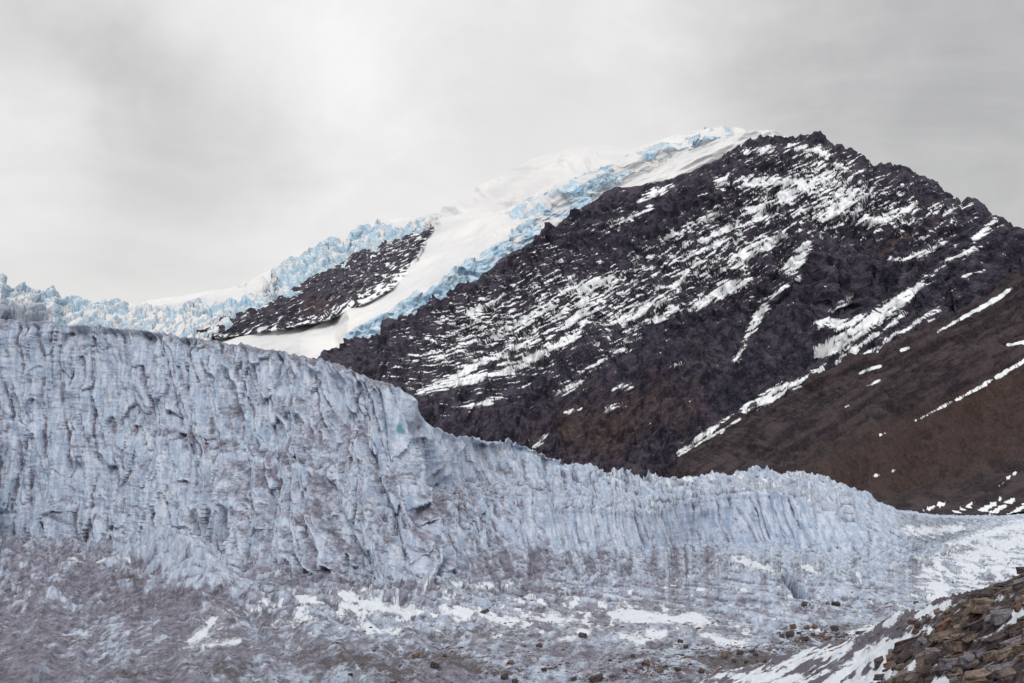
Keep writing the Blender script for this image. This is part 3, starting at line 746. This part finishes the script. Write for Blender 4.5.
LS = [
 [(190, 642, 4), (205, 632, 6), (215, 620, 4)], [(185, 648, 1.5), (215, 645, 2.5), (240, 640, 1.5)],
 [(300, 598, 4), (330, 604, 5), (360, 606, 4)], [(345, 595, 6), (375, 606, 9), (410, 612, 7), (430, 606, 3)], [(370, 628, 6), (395, 632, 4)],
 [(420, 590, 2), (450, 587, 2.5), (490, 585, 3), (510, 584, 2)], [(455, 608, 3), (480, 614, 4), (505, 622, 5), (530, 620, 3)], [(525, 620, 4), (560, 618, 5), (590, 622, 3)],
 [(612, 612, 6), (640, 616, 8), (670, 620, 7), (700, 618, 4)], [(620, 636, 5), (640, 640, 7), (665, 632, 6)],
 [(684, 620, 3), (705, 622, 6), (730, 626, 4)], [(718, 642, 5), (738, 645, 6), (750, 640, 3)], [(700, 635, 3), (720, 634, 3)],
 [(718, 563, 3), (745, 562, 4.5), (770, 568, 5), (788, 576, 3)], [(805, 566, 4), (820, 576, 3)], [(745, 600, 1.5), (762, 606, 2)],
 [(925, 570, 6), (935, 585, 9), (945, 600, 6), (938, 560, 7)], [(905, 530, 5), (930, 532, 8), (960, 528, 6)], [(960, 560, 5), (990, 550, 8), (1024, 540, 9)], [(950, 545, 4), (985, 535, 6), (1024, 524, 7)],
 [(850, 632, 3), (890, 624, 4), (930, 612, 4)],
 [(560, 640, 3), (590, 632, 3)], [(480, 640, 2), (500, 636, 3)], [(250, 610, 2), (275, 606, 3)], [(70, 560, 3), (110, 556, 4), (130, 560, 2)],
]
cov = streaks(PX, PY, LS)
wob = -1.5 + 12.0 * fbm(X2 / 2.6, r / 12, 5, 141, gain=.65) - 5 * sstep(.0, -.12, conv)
sn = np.where(cov > -12, .56 + .06 * (cov + .8 * wob), -1)
amb = .20 + .95 * fbm(X2 / 1.8, Y2 / 7, 6, 143, gain=.68) + .25 * blob(PX, PY, 450, 612, 260, 20) + .45 * sstep(880, 980, PX) + .25 * sstep(560, 700, PX) * sstep(500, 480, PY)
amb = np.where(T > 5.9, amb, amb - .35 * (1 - .9 * flat))
amb -= .5 * sstep(630, 680, PY) * sstep(700, 500, PX)
amb -= .35 * sstep(300, 100, PX) * gw
cap = (.22 + .4 * fbm(al / 3, Y / 6, 4, 145)) * sstep(.5, .9, up_) * sstep(560, 700, PX) * sstep(4.1, 3.9, T) * right + .25 * flat * sstep(660, 760, PX)
s.attrs['snow'] = np.clip(np.maximum(np.maximum(sn, amb), cap), -1, 1.2)
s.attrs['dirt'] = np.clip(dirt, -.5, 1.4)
deb = .25 + .7 * fbm(X2 / 8, r / 9, 5, 151) + .25 * sstep(600, 670, PY)
deb = deb * gw + .5 * blob(PX, PY, 800, 645, 60, 16, 10) + .35 * blob(PX, PY, 720, 660, 70, 14) + .2 * blob(PX, PY, 500, 665, 200, 16) + .7 * sstep(-1.5, 1.5, ch) + .5 * blob(PX, PY, 1000, 510, 60, 8, 15) \
    + .7 * blob(PX, PY, 138, 580, 12, 4, -12) + .1 * blob(PX, PY, 360, 655, 90, 14) - .5 * sstep(5.9, 5.6, T)  # cave hollow and undercut channel are coloured darker through this mask too
s.attrs['debris'] = np.clip(deb, -1, 1.2)
s.attrs['clear'] = sstep(.3, .8, blob(PX, PY, 399, 428, 3.2, 6.5, -25) + blob(PX, PY, 403, 432, 3, 3))
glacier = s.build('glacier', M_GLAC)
glac_sheet = s

# ================================================================== MORAINE bank near the camera
medge = [(560, 735, 160), (640, 706, 142), (700, 684, 126), (760, 664, 116), (800, 652, 108), (850, 638, 98), (880, 628, 90), (920, 614, 80), (950, 604, 72), (980, 592, 66), (1024, 573, 60), (1100, 540, 54), (1260, 480, 50)]
s = Sheet(560, 1260, [
    [(x, y + 30, D + 60) for x, y, D in medge],
    medge,
    [(x, y * .4 + 700 * .6 + 8, D * np.interp(x, [560, 800, 1024, 1260], [.93, .78, .72, .7])) for x, y, D in medge],
    [(x, 790, D * np.interp(x, [560, 800, 1024, 1260], [.8, .6, .5, .5])) for x, y, D in medge],
    [(x, 1100, D * np.interp(x, [560, 800, 1024, 1260], [.5, .35, .22, .2])) for x, y, D in medge]], [12, 90, 70, 16], step=0.8, sx=3, sy=3)
n = s.normal(3)
X, Y, Z = s.x, s.y, s.z
d = .55 * fbm(X / 5, Y / 7, 5, 161) + .18 * ridged((X + Y * .2) / 2.0, Y / 3.4, 4, 162) + .05 * fbm(X / .4, Y / .5, 3, 163)
s.P = s.P + n * (d * sstep(0, .9, s.t))[..., None] * 1.0
PX, PY = s.PX, s.PY
LM = [[(850, 634, 3), (880, 626, 4), (920, 614, 5), (950, 605, 4)], [(840, 668, 6), (870, 652, 7), (900, 640, 6), (930, 628, 3)], [(760, 672, 4), (800, 662, 5), (850, 646, 4)],
      [(900, 668, 4), (925, 660, 7), (940, 668, 5)], [(975, 642, 3), (990, 636, 4), (1024, 612, 4), (1060, 590, 4)], [(1000, 600, 2), (1010, 594, 3)], [(930, 690, 8), (950, 680, 5)], [(1006, 625, 2), (1024, 618, 3)],
      [(735, 676, 8), (775, 676, 9), (800, 680, 7)], [(830, 690, 8), (880, 676, 8), (900, 672, 4)]]
cov = streaks(PX, PY, LM)
PX, PY = pixels(s.P)
cov = streaks(PX, PY, LM)
pile = sstep(0, 30, (PX - 885) * .5 + (PY - 640) * .35)
a25 = math.radians(25); m1 = X * math.cos(a25) + Z * math.sin(a25); m2 = -X * math.sin(a25) + Z * math.cos(a25)
stk = fbm(m1 / 2.6, m2 / .32, 5, 167, gain=.6)
s.attrs['snow'] = np.clip(np.maximum(.40 - .55 * pile + 1.1 * stk, np.where(cov > -9, .46 + .06 * cov + .8 * stk, -1)), -1, 1.2)
s.attrs['pile'] = pile
moraine = s.build('moraine', M_MOR)
mor_sheet = s

# ================================================================== valley floor, one sheet to the horizon
bm = bmesh.new()
G = 60
for j in range(G + 1):
    for i in range(G + 1):
        x = (i / G - .5) * 60000; y = -12000 + j / G * 60000
        h = -75 + 0.0 * x
        bm.verts.new((x, y, h))
bm.verts.ensure_lookup_table()
for j in range(G):
    for i in range(G):
        a = j * (G + 1) + i
        bm.faces.new([bm.verts[a], bm.verts[a + 1], bm.verts[a + G + 2], bm.verts[a + G + 1]])
me = bpy.data.meshes.new('ground'); bm.to_mesh(me); bm.free()
me.materials.append(M_SCREE)
ground = bpy.data.objects.new('ground', me); COL.objects.link(ground); ground['kind'] = 'structure'


# ================================================================== STONES
def hull_mesh(name, seed, dims, mat, detail=True):
    rnd = random.Random(seed)
    bm = bmesh.new()
    dx, dy, dz = dims
    for sx in (-1, 1):
        for sy in (-1, 1):
            for sz in (-1, 1):
                k = 1 - .55 * rnd.random() * (1 if sz > 0 else .5)
                bm.verts.new((sx * dx / 2 * k * (1 - .3 * rnd.random()), sy * dy / 2 * (1 - .5 * rnd.random()), sz * dz / 2 * (1 - .55 * rnd.random())))
    for i in range(4):
        a = rnd.uniform(0, 6.28)
        bm.verts.new((dx / 2 * math.cos(a) * rnd.uniform(.85, 1.08), dy / 2 * math.sin(a) * rnd.uniform(.85, 1.08), rnd.uniform(-.4, .4) * dz))
    r = bmesh.ops.convex_hull(bm, input=bm.verts[:])
    bmesh.ops.delete(bm, geom=list({e for e in r['geom_interior'] + r['geom_unused'] if isinstance(e, bmesh.types.BMVert)}), context='VERTS')
    bmesh.ops.dissolve_limit(bm, angle_limit=math.radians(9), verts=bm.verts[:], edges=bm.edges[:])
    bmesh.ops.bevel(bm, geom=bm.edges[:], offset=.022 * min(dx, dz * 2), segments=1, affect='EDGES', profile=.6)
    if detail:
        bmesh.ops.triangulate(bm, faces=[f for f in bm.faces if len(f.verts) > 4])
        bmesh.ops.subdivide_edges(bm, edges=bm.edges[:], cuts=2, use_grid_fill=True)
        from mathutils import noise as mn
        for v in bm.verts:
            p = Vector(v.co) * 3.2 + Vector((seed, 0, 0))
            stp = math.floor(v.co.z / dz * 4 + mn.noise(p * .6) * .6)          # bedding steps on the edges
            kk = .030 * mn.noise(p) + .016 * mn.noise(p * 3) + .014 * ((stp * 7919) % 3 - 1)
            v.co += Vector((v.co.x, v.co.y, 0)).normalized() * kk * dx
            v.co.z += .03 * dz * mn.noise(p * 2)
    me = bpy.data.meshes.new(name); bm.to_mesh(me); bm.free()
    me.materials.append(mat)
    return me

MESHES = {}
def rock_mesh(kind, colour, i):
    key = (kind, colour, i)
    if key not in MESHES:
        dims = {'slab': (1.0, .72, .26), 'block': (1.0, .8, .62), 'splinter': (1.0, .42, .20), 'stone': (1.0, .8, .6)}[kind]
        MESHES[key] = hull_mesh('rock_' + kind, sum(map(ord, kind + colour)) + i * 17, dims, ROCKMATS[colour])
    return MESHES[key]

class Finder:
    """where a sight line of the survey meets a sheet"""
    def __init__(s, sh, x0, x1, y0, y1, tmin):
        px, py = pixels(sh.P)
        m = (px > x0) & (px < x1) & (py > y0) & (py < y1) & (sh.t > tmin)
        s.px, s.py, s.P = px[m], py[m], sh.P[m]
    def __call__(s, x, y):
        d = (s.px - x) ** 2 + (s.py - y) ** 2
        near = np.where(d < d.min() + 3.0)[0]
        i = near[np.argmin(s.P[near, 1])]
        return Vector(s.P[i])
on_moraine = Finder(mor_sheet, 700, 1100, 540, 720, 1.0)
on_ice = Finder(glac_sheet, 300, 1030, 560, 700, 5.8)

rr = random.Random(5)
ROCK_LIST = []
def put(name, finder, px, py, wpx, hpx, kind, colour, tilt, label, category, group, yaw=None, sink=.12):
    loc = finder(px, py)
    size = wpx * loc.y / F
    me = rock_mesh(kind, colour, rr.randrange(7))
    base = {'slab': .26, 'block': .62, 'splinter': .20, 'stone': .55}[kind]
    o = bpy.data.objects.new(name, me); COL.objects.link(o)
    hz_ = hpx / wpx / base * (.95 if kind in ('block', 'stone') else 1.0)
    hz_ = max(.5, min(hz_, 2.2))
    size *= 1.12
    o.scale = (size, size * rr.uniform(.85, 1.2), size * hz_)
    yw = rr.uniform(-.5, .5) + (math.pi if rr.random() < .5 else 0) if yaw is None else yaw
    o.rotation_euler = (Matrix.Rotation(-math.radians(tilt), 3, 'Y') @ Matrix.Rotation(rr.uniform(-.20, .25), 3, 'X') @ Matrix.Rotation(yw, 3, 'Z')).to_euler()
    o.location = loc + Vector((0, 0, size * base * hz_ * (.5 - sink)))
    o['label'] = label; o['category'] = category
    if group: o['group'] = group
    ROCK_LIST.append((o, px, py, wpx, kind, colour))
    return o

GP = 'rocks heaped on the moraine at lower right'
heroes = [  # px, py(centre of foot), width, height, kind, colour, tilt, label, short name
 (981, 614, 30, 19, 'block', 'tan', 4, 'large square-edged brown boulder standing proud on the rock pile', 'the square brown boulder'),
 (950, 621, 19, 8, 'slab', 'brown', 14, 'flat-topped grey-brown slab just left of the square boulder', 'the flat-topped slab'),
 (1001, 621, 24, 12, 'slab', 'grey', 10, 'pale grey flat-faced slab just right of the square brown boulder', 'the pale flat-faced slab'),
 (943, 629, 22, 10, 'slab', 'rusty', 32, 'rust-orange slab tilted up to the right below the flat-topped slab', 'the rust-orange slab'),
 (940, 639, 27, 9, 'slab', 'brown', 16, 'long light brown slab below the rust-orange one', 'the long light brown slab'),
 (909, 646, 38, 9, 'splinter', 'dark', 17, 'long dark pointed slab reaching left over the snow from the pile', 'the long pointed dark slab'),
 (961, 652, 28, 12, 'slab', 'brown', -6, 'wedge-shaped grey-brown slab in the middle of the pile', 'the wedge-shaped slab'),
 (937, 654, 20, 6, 'slab', 'grey', 4, 'thin grey slab lying flat left of the wedge-shaped slab', 'the thin grey slab'),
 (949, 668, 19, 12, 'block', 'grey', 6, 'grey block with a pale top beside the snow at the pile foot', 'the pale-topped grey block'),
 (971, 667, 19, 12, 'block', 'grey', 10, 'blue-grey angular block in the lower middle of the pile', 'the blue-grey block'),
 (977, 684, 32, 15, 'block', 'tan', 14, 'big tan-brown layered block at the very bottom of the picture', 'the tan layered block'),
 (984, 655, 28, 9, 'slab', 'grey', 22, 'purple-grey smooth slab slanting up to the right in the pile', 'the purple-grey slab'),
 (997, 646, 26, 12, 'slab', 'dark', 24, 'dark steep slab beneath the slanting snow strip', 'the dark steep slab'),
 (1014, 632, 24, 9, 'slab', 'dark', 16, 'dark slate slab above the snow strip at the right edge', 'the dark slate slab'),
 (1016, 646, 22, 7, 'slab', 'grey', 22, 'grey slab with a sharp upper edge at the right edge', 'the sharp-edged grey slab'),
 (1003, 671, 34, 8, 'slab', 'grey', 8, 'wide flat grey slab near the lower right corner', 'the wide flat grey slab'),
 (1019, 661, 14, 6, 'slab', 'tan', 12, 'small tan slab wedged in at the right edge', 'the small tan slab'),
 (1006, 657, 32, 9, 'splinter', 'brown', 24, 'long dark brown splinter rising to the right edge of the picture', 'the long brown splinter'),
 (989, 662, 18, 10, 'slab', 'brown', 12, 'brown-grey slab between the purple-grey slab and the wide flat slab', 'the brown-grey slab'),
 (889, 667, 16, 6, 'slab', 'rusty', 10, 'reddish triangular slab lying alone on snow left of the pile', 'the lone triangular slab'),
 (880, 680, 15, 7, 'stone', 'dark', 10, 'dark jagged stone on snow at the bottom edge left of the pile', 'the dark jagged stone'),
 (915, 633, 11, 6, 'stone', 'rusty', 6, 'small rusty stone between snow streaks above the long pointed slab', 'the small rusty stone'),
 (1000, 586, 14, 5, 'slab', 'dark', 2, 'dark overhanging slab on the upper crest of the pile', 'the overhanging dark slab'),
 (1021, 573, 11, 8, 'block', 'dark', 6, 'dark block at the highest point of the pile by the right edge', 'the topmost dark block'),
 (1006, 594, 12, 6, 'slab', 'brown', 24, 'brown slab beside the small upper snow patch on the pile', 'the upper brown slab'),
 (1018, 610, 13, 9, 'slab', 'rusty', 34, 'rust-brown steep slab at the right edge above the snow strip', 'the rust-brown steep slab'),
]
for px, py, w_, h_, kd, cl_, tilt, lab, short in heroes:
    put('boulder' if w_ >= 18 else 'rock', on_moraine, px, py, w_, h_, kd, cl_, tilt, lab, 'boulder' if w_ >= 18 else 'rock', GP, yaw=rr.uniform(-.35, .35), sink=.05)

def direction(dx, dy):
    a = math.degrees(math.atan2(-dy, dx)) % 360
    return ['just right of', 'up and right of', 'right above', 'up and left of', 'just left of', 'down and left of', 'right below', 'down and right of'][int((a + 22.5) // 45) % 8]
edge_x, edge_y = zip(*[(x, y) for x, y, D in medge])
taken = [(h[0], h[1] - h[3] / 2, h[2] * .55) for h in heroes]
snow_strips = [((975, 642), (1024, 612)), ((905, 668), (932, 660)), ((1000, 600), (1010, 594)), ((930, 690), (950, 680)), ((850, 634), (950, 605)), ((850, 664), (925, 632))]
def on_strip(x, y):
    for (x0, y0), (x1, y1) in snow_strips:
        t = max(0, min(1, ((x - x0) * (x1 - x0) + (y - y0) * (y1 - y0)) / ((x1 - x0) ** 2 + (y1 - y0) ** 2)))
        if math.hypot(x - x0 - t * (x1 - x0), y - y0 - t * (y1 - y0)) < 4.5: return True
    return False
n_ = 0; tries = 0
while n_ < 165 and tries < 12000:
    tries += 1
    x = rr.uniform(858, 1032); y = rr.uniform(566, 688)
    ey = np.interp(x, edge_x, edge_y)
    if y < ey + 1: continue
    inpile = (x - 893) * .8 + (y - 640) * .35
    if inpile < 0 and rr.random() > .10: continue
    if inpile < 14 and rr.random() > .5: continue
    if on_strip(x, y): continue
    near_top = max(0, 1 - (y - ey) / 40)
    w_ = rr.choice([6, 8, 10, 12, 14, 17, 20]) * (1 - .35 * near_top) * (.7 if inpile < 0 else 1)
    if any(abs(x - a) < (r_ + w_ * .5) * .55 and abs(y - b) < (r_ + w_ * .5) * .26 for a, b, r_ in taken): continue
    taken.append((x, y - w_ * .15, w_ * .5))
    kd = rr.choice(['slab', 'slab', 'splinter', 'block', 'stone'])
    cl_ = rr.choice(['brown', 'brown', 'grey', 'dark', 'dark', 'dark', 'rusty' if rr.random() < .5 else 'tan'])
    hh = w_ * {'slab': .34, 'splinter': .26, 'block': .6, 'stone': .55}[kd]
    h = min(heroes, key=lambda q: math.hypot(q[0] - x, (q[1] - y) * 1.3))
    sz = 'tiny' if w_ < 6.5 else ('small' if w_ < 11.5 else 'mid-sized')
    lab = '%s %s %s %s %s' % (sz, {'brown': 'brown', 'grey': 'grey', 'dark': 'dark', 'rusty': 'rusty', 'tan': 'tan'}[cl_], kd, direction(x - h[0], y - h[1]), h[8])
    put('rock', on_moraine, x, y, w_, hh, kd, cl_, rr.uniform(8, 38), lab, 'rock', GP, sink=.10)
    n_ += 1

# stones lying on the dirty ice
GI = 'stones scattered on the dirty ice'
zones = {
 'a': ('in the stone cluster left of the moraine', [(792, 628, 7, 6, 'rusty'), (788, 636, 9, 7, 'dark'), (781, 636, 5, 4, 'dark'), (807, 627, 6, 4, 'rusty'), (815, 627, 7, 4, 'rusty'), (835, 629, 8, 6, 'dark'),
        (806, 639, 8, 5, 'dark'), (822, 636, 8, 4, 'rusty'), (829, 638, 8, 4, 'brown'), (797, 640, 5, 4, 'brown'), (814, 634, 5, 3, 'dark'), (800, 633, 5, 3, 'dark')]),
 'b': ('of those along the snow streak behind the moraine', [(862, 633, 12, 4, 'dark'), (898, 621, 16, 5, 'brown'), (908, 618, 11, 4, 'rusty'), (846, 634, 6, 3, 'brown'), (878, 627, 5, 3, 'dark')]),
 'c': ('in the group between two lower snow patches', [(725, 656, 8, 7, 'brown'), (741, 653, 7, 4, 'dark'), (752, 651, 7, 4, 'dark'), (757, 655, 5, 4, 'dark'), (735, 661, 5, 4, 'dark'), (765, 661, 5, 3, 'dark'), (770, 650, 5, 3, 'brown'), (747, 662, 4, 3, 'dark'), (804, 660, 17, 4, 'dark'), (793, 663, 9, 4, 'brown')]),
 'd': ('on the bottom edge left of the moraine', [(722, 675, 14, 7, 'rusty'), (703, 672, 7, 5, 'dark'), (740, 683, 13, 6, 'dark'), (749, 682, 6, 4, 'dark'), (773, 682, 8, 4, 'dark'), (714, 683, 5, 4, 'brown'), (700, 683, 6, 4, 'dark'), (849, 665, 9, 5, 'dark')]),
 'e': ('below the wide snow patch, bottom middle', [(597, 679, 14, 7, 'dark'), (647, 664, 8, 5, 'rusty'), (634, 656, 5, 4, 'dark'), (680, 641, 6, 4, 'dark'), (687, 647, 5, 4, 'dark'), (574, 679, 6, 4, 'dark'), (678, 669, 7, 4, 'dark'), (660, 671, 5, 4, 'brown'), (625, 670, 5, 3, 'dark'), (610, 660, 4, 3, 'dark')]),
 'f': ('of the lone ones at bottom centre', [(583, 636, 9, 5, 'dark'), (540, 646, 6, 4, 'dark'), (511, 663, 8, 4, 'rusty'), (505, 678, 8, 7, 'dark'), (516, 683, 7, 5, 'dark'), (545, 670, 6, 4, 'dark'), (486, 612, 9, 4, 'dark')]),
 'g': ('of the few at lower left', [(436, 667, 9, 7, 'dark'), (415, 656, 8, 5, 'rusty'), (395, 683, 7, 4, 'rusty'), (352, 676, 5, 3, 'dark'), (446, 656, 5, 3, 'dark')]),
 'h': ('by the dark channel below the snowy shelf', [(836, 604, 9, 5, 'dark'), (806, 605, 7, 5, 'dark'), (828, 603, 5, 4, 'brown')]),
}
ORD = ['leftmost', 'second from the left', 'third from the left', 'fourth from the left', 'fifth from the left', 'sixth from the left', 'seventh from the left', 'eighth from the left', 'ninth from the left', 'tenth from the left', 'eleventh from the left', 'twelfth from the left']
for key, (where, st) in zones.items():
    st.sort()
    for i, (x, y, w_, h_, cl_) in enumerate(st):
        o = ORD[i] if i < len(st) - 1 else 'rightmost'
        flat_ = w_ > 2.2 * h_
        put('stone', on_ice, x, y, w_, h_, 'slab' if flat_ else 'stone', cl_, rr.uniform(-18, 24),
            '%s %s, %s %s' % (cl_, 'flat stone' if flat_ else 'stone', o, where), 'stone', GI, sink=.15)

# rubble: the small stuff nobody could count
def rubble(name, mat, spots, seed):
    R = np.random.RandomState(seed)
    base = np.array([[-1, -.6, -.5], [1, -.8, -.4], [.9, .7, -.5], [-.8, .8, -.4], [-.7, -.5, .4], [.6, -.6, .5], [.8, .5, .35], [-.5, .6, .5]]) * .5
    quads = np.array([[0, 3, 2, 1], [4, 5, 6, 7], [0, 1, 5, 4], [1, 2, 6, 5], [2, 3, 7, 6], [3, 0, 4, 7]])
    V, Q = [], []
    for k, (p, sz) in enumerate(spots):
        b = base * (1 + R.uniform(-.35, .35, base.shape)) * np.array([1, R.uniform(.6, 1), R.uniform(.3, .75)]) * sz
        a, t = R.uniform(0, 6.28), R.uniform(-.1, .5)
        ca, sa, ct, st_ = math.cos(a), math.sin(a), math.cos(t), math.sin(t)
        b = b @ np.array([[ca, sa, 0], [-sa, ca, 0], [0, 0, 1]]) @ np.array([[ct, 0, st_], [0, 1, 0], [-st_, 0, ct]])
        V.append(b + np.array(p) + [0, 0, sz * .08]); Q.append(quads + 8 * k)
    V = np.concatenate(V); Q = np.concatenate(Q)
    me = bpy.data.meshes.new(name)
    me.from_pydata(V.tolist(), [], Q.tolist()); me.materials.append(mat)
    o = bpy.data.objects.new(name, me); COL.objects.link(o); o['kind'] = 'stuff'
    return o
R = np.random.RandomState(3)
sel = []
px, py = pixels(mor_sheet.P)
pile = np.clip(((px - 880) * .8 + (py - 640) * .35) / 30, .0, 1) + .12 * (px > 760)
ok = (px > 740) & (px < 1090) & (py > 560) & (py < 700) & (mor_sheet.t > 1.0)
w_ = np.where(ok, pile * (mor_sheet.attrs['snow'] < .55), 0).ravel(); w_ = w_ / w_.sum()
idx = R.choice(w_.size, 3600, p=w_)
FP = mor_sheet.P.reshape(-1, 3)
for i in idx: sel.append((FP[i] + R.normal(0, .03, 3), R.lognormal(0, .45) * 2.6 * FP[i, 1] / F))
half = len(sel) // 2
rubble('rubble', ROCKMATS['dark'], sel[:half], 1); rubble('rubble', ROCKMATS['brown'], sel[half:3000], 2); rubble('rubble', ROCKMATS['grey'], sel[3000:], 4)
sel = []
px, py = pixels(glac_sheet.P)
dn = (.05 + .9 * np.clip(blob(px, py, 800, 640, 46, 11, 8), 0, 1) + .7 * blob(px, py, 735, 660, 50, 12) + .35 * blob(px, py, 640, 668, 110, 12) + .16 * blob(px, py, 500, 668, 120, 12)
      + .5 * blob(px, py, 985, 512, 50, 6, 12) + .25 * blob(px, py, 945, 592, 8, 14, -35) + .3 * blob(px, py, 800, 603, 14, 6))
ok = (px > 330) & (px < 1040) & (py > 500) & (py < 695) & (glac_sheet.t > 5.5) & ((px > 920) | (py > 585))
dn = dn * (.15 + 1.6 * np.clip(fbm(glac_sheet.P[..., 0] / 3, glac_sheet.P[..., 1] / 9, 4, 201), 0, 1))
w_ = np.where(ok, dn, 0).ravel(); w_ = w_ / w_.sum()
idx = R.choice(w_.size, 2600, p=w_)
FP = glac_sheet.P.reshape(-1, 3)
for i in idx: sel.append((FP[i], R.lognormal(0, .5) * 1.7 * FP[i, 1] / F))
rubble('rubble', ROCKMATS['dark'], sel[:2000], 5); rubble('rubble', ROCKMATS['rusty'], sel[2000:], 6)


# ================================================================== thin cloud hanging about the snow dome
def cloud(px, py, D, rx, ry, rz, dens):
    bm = bmesh.new(); bmesh.ops.create_icosphere(bm, subdivisions=4, radius=1.0)
    me = bpy.data.meshes.new('cloud'); bm.to_mesh(me); bm.free()
    o = bpy.data.objects.new('cloud', me); COL.objects.link(o)
    x, y, z = world(px, py, D); o.location = (x, y, z); o.scale = (rx, ry, rz); o.rotation_euler = (0, -.45, 0)
    m = bpy.data.materials.new('cloud_mist'); m.use_nodes = True; n_ = m.node_tree; n_.nodes.clear()
    ou = n_.nodes.new('ShaderNodeOutputMaterial'); v_ = n_.nodes.new('ShaderNodeVolumePrincipled')
    v_.inputs['Color'].default_value = (.97, .97, .97, 1); v_.inputs['Density'].default_value = dens; v_.inputs['Anisotropy'].default_value = .2
    n_.links.new(v_.outputs[0], ou.inputs['Volume']); me.materials.append(m)
    o['kind'] = 'stuff'
cloud(500, 172, 4900, 560, 360, 150, .0006)

# ================================================================== camera
cam = bpy.data.cameras.new('camera'); co = bpy.data.objects.new('camera', cam); COL.objects.link(co)
cam.sensor_width = 36; cam.lens = 36 * F / 1024; cam.clip_start = .5; cam.clip_end = 80000
co.rotation_euler = (math.pi / 2 + PITCH, 0, 0)
scene.camera = co

# ================================================================== light
SUN_EL, SUN_AZ = 52.0, 192.0          # azimuth clockwise from +Y (view direction)
w = bpy.data.worlds.new('World'); scene.world = w; w.use_nodes = True
nt = w.node_tree; nt.nodes.clear(); N = NT(nt)
gen = nt.nodes['Texture Coordinate'].outputs['Generated']
out = nt.nodes.new('ShaderNodeOutputWorld')
sky = nt.nodes.new('ShaderNodeTexSky'); sky.sky_type = 'NISHITA'; sky.sun_disc = False
sky.sun_elevation = math.radians(SUN_EL); sky.sun_rotation = math.radians(SUN_AZ)
b1 = nt.nodes.new('ShaderNodeBackground'); nt.links.new(sky.outputs[0], b1.inputs[0]); b1.inputs[1].default_value = .08
# cloud deck: soft folds, stretched sideways
mp = N.map((1, 1, 1.6), (0, 0, 0), gen)
c1 = N.noise(5.5, 6, .58, mp, .5); c2 = N.noise(1.6, 3, .5, mp)
def dirblob(px, py, size, amt):
    x, y, z = world(px, py, 1.0); v = Vector((x, y, z)).normalized()
    dn = nt.nodes.new('ShaderNodeVectorMath'); dn.operation = 'DISTANCE'
    nt.links.new(gen, dn.inputs[0]); dn.inputs[1].default_value = v
    wn = N.math('ADD', dn.outputs['Value'], N.math('MULTIPLY', N.math('SUBTRACT', N.noise(14, 5, .55, gen), .5), size * .9))
    return N.math('MULTIPLY', N.rng(wn, size, 0.0), amt)
v = N.math('ADD', N.math('MULTIPLY', c1, .46), N.math('MULTIPLY', c2, .10))
v = N.math('ADD', v, .44)
for args in [(180, 150, .09, -.20), (60, 10, .09, -.12), (420, 10, .10, .03), (330, 190, .13, .09), (30, 230, .07, .04), (110, 60, .05, -.05), (980, 110, .20, -.18), (850, 10, .2, -.10), (620, 100, .10, .02), (500, 250, .1, .04)]:
    v = N.math('ADD', v, dirblob(*args))
cr = nt.nodes.new('ShaderNodeCombineColor')
nt.links.new(v, cr.inputs[0]); nt.links.new(N.math('MULTIPLY', v, .985), cr.inputs[1]); nt.links.new(N.math('MULTIPLY', v, .98), cr.inputs[2])
b2 = nt.nodes.new('ShaderNodeBackground'); nt.links.new(cr.outputs[0], b2.inputs[0]); b2.inputs[1].default_value = 1.0
mx = nt.nodes.new('ShaderNodeMixShader'); mx.inputs[0].default_value = .93
nt.links.new(b1.outputs[0], mx.inputs[1]); nt.links.new(b2.outputs[0], mx.inputs[2]); nt.links.new(mx.outputs[0], out.inputs[0])

sl = bpy.data.lights.new('sun', 'SUN'); sl.energy = 1.5; sl.angle = math.radians(24); sl.color = (1, .965, .91)
so = bpy.data.objects.new('sun', sl); COL.objects.link(so)
el, az = math.radians(SUN_EL), math.radians(SUN_AZ)
dirv = Vector((math.sin(az) * math.cos(el), math.cos(az) * math.cos(el), math.sin(el)))
so.rotation_euler = dirv.to_track_quat('Z', 'Y').to_euler()

scene.view_settings.view_transform = 'Standard'
scene.view_settings.look = 'None'
scene.view_settings.exposure = 0.22
scene.view_settings.gamma = 1
scene.cycles.max_bounces = 12
scene.cycles.volume_bounces = 12
scene.cycles.diffuse_bounces = 3
scene.cycles.use_denoising = True
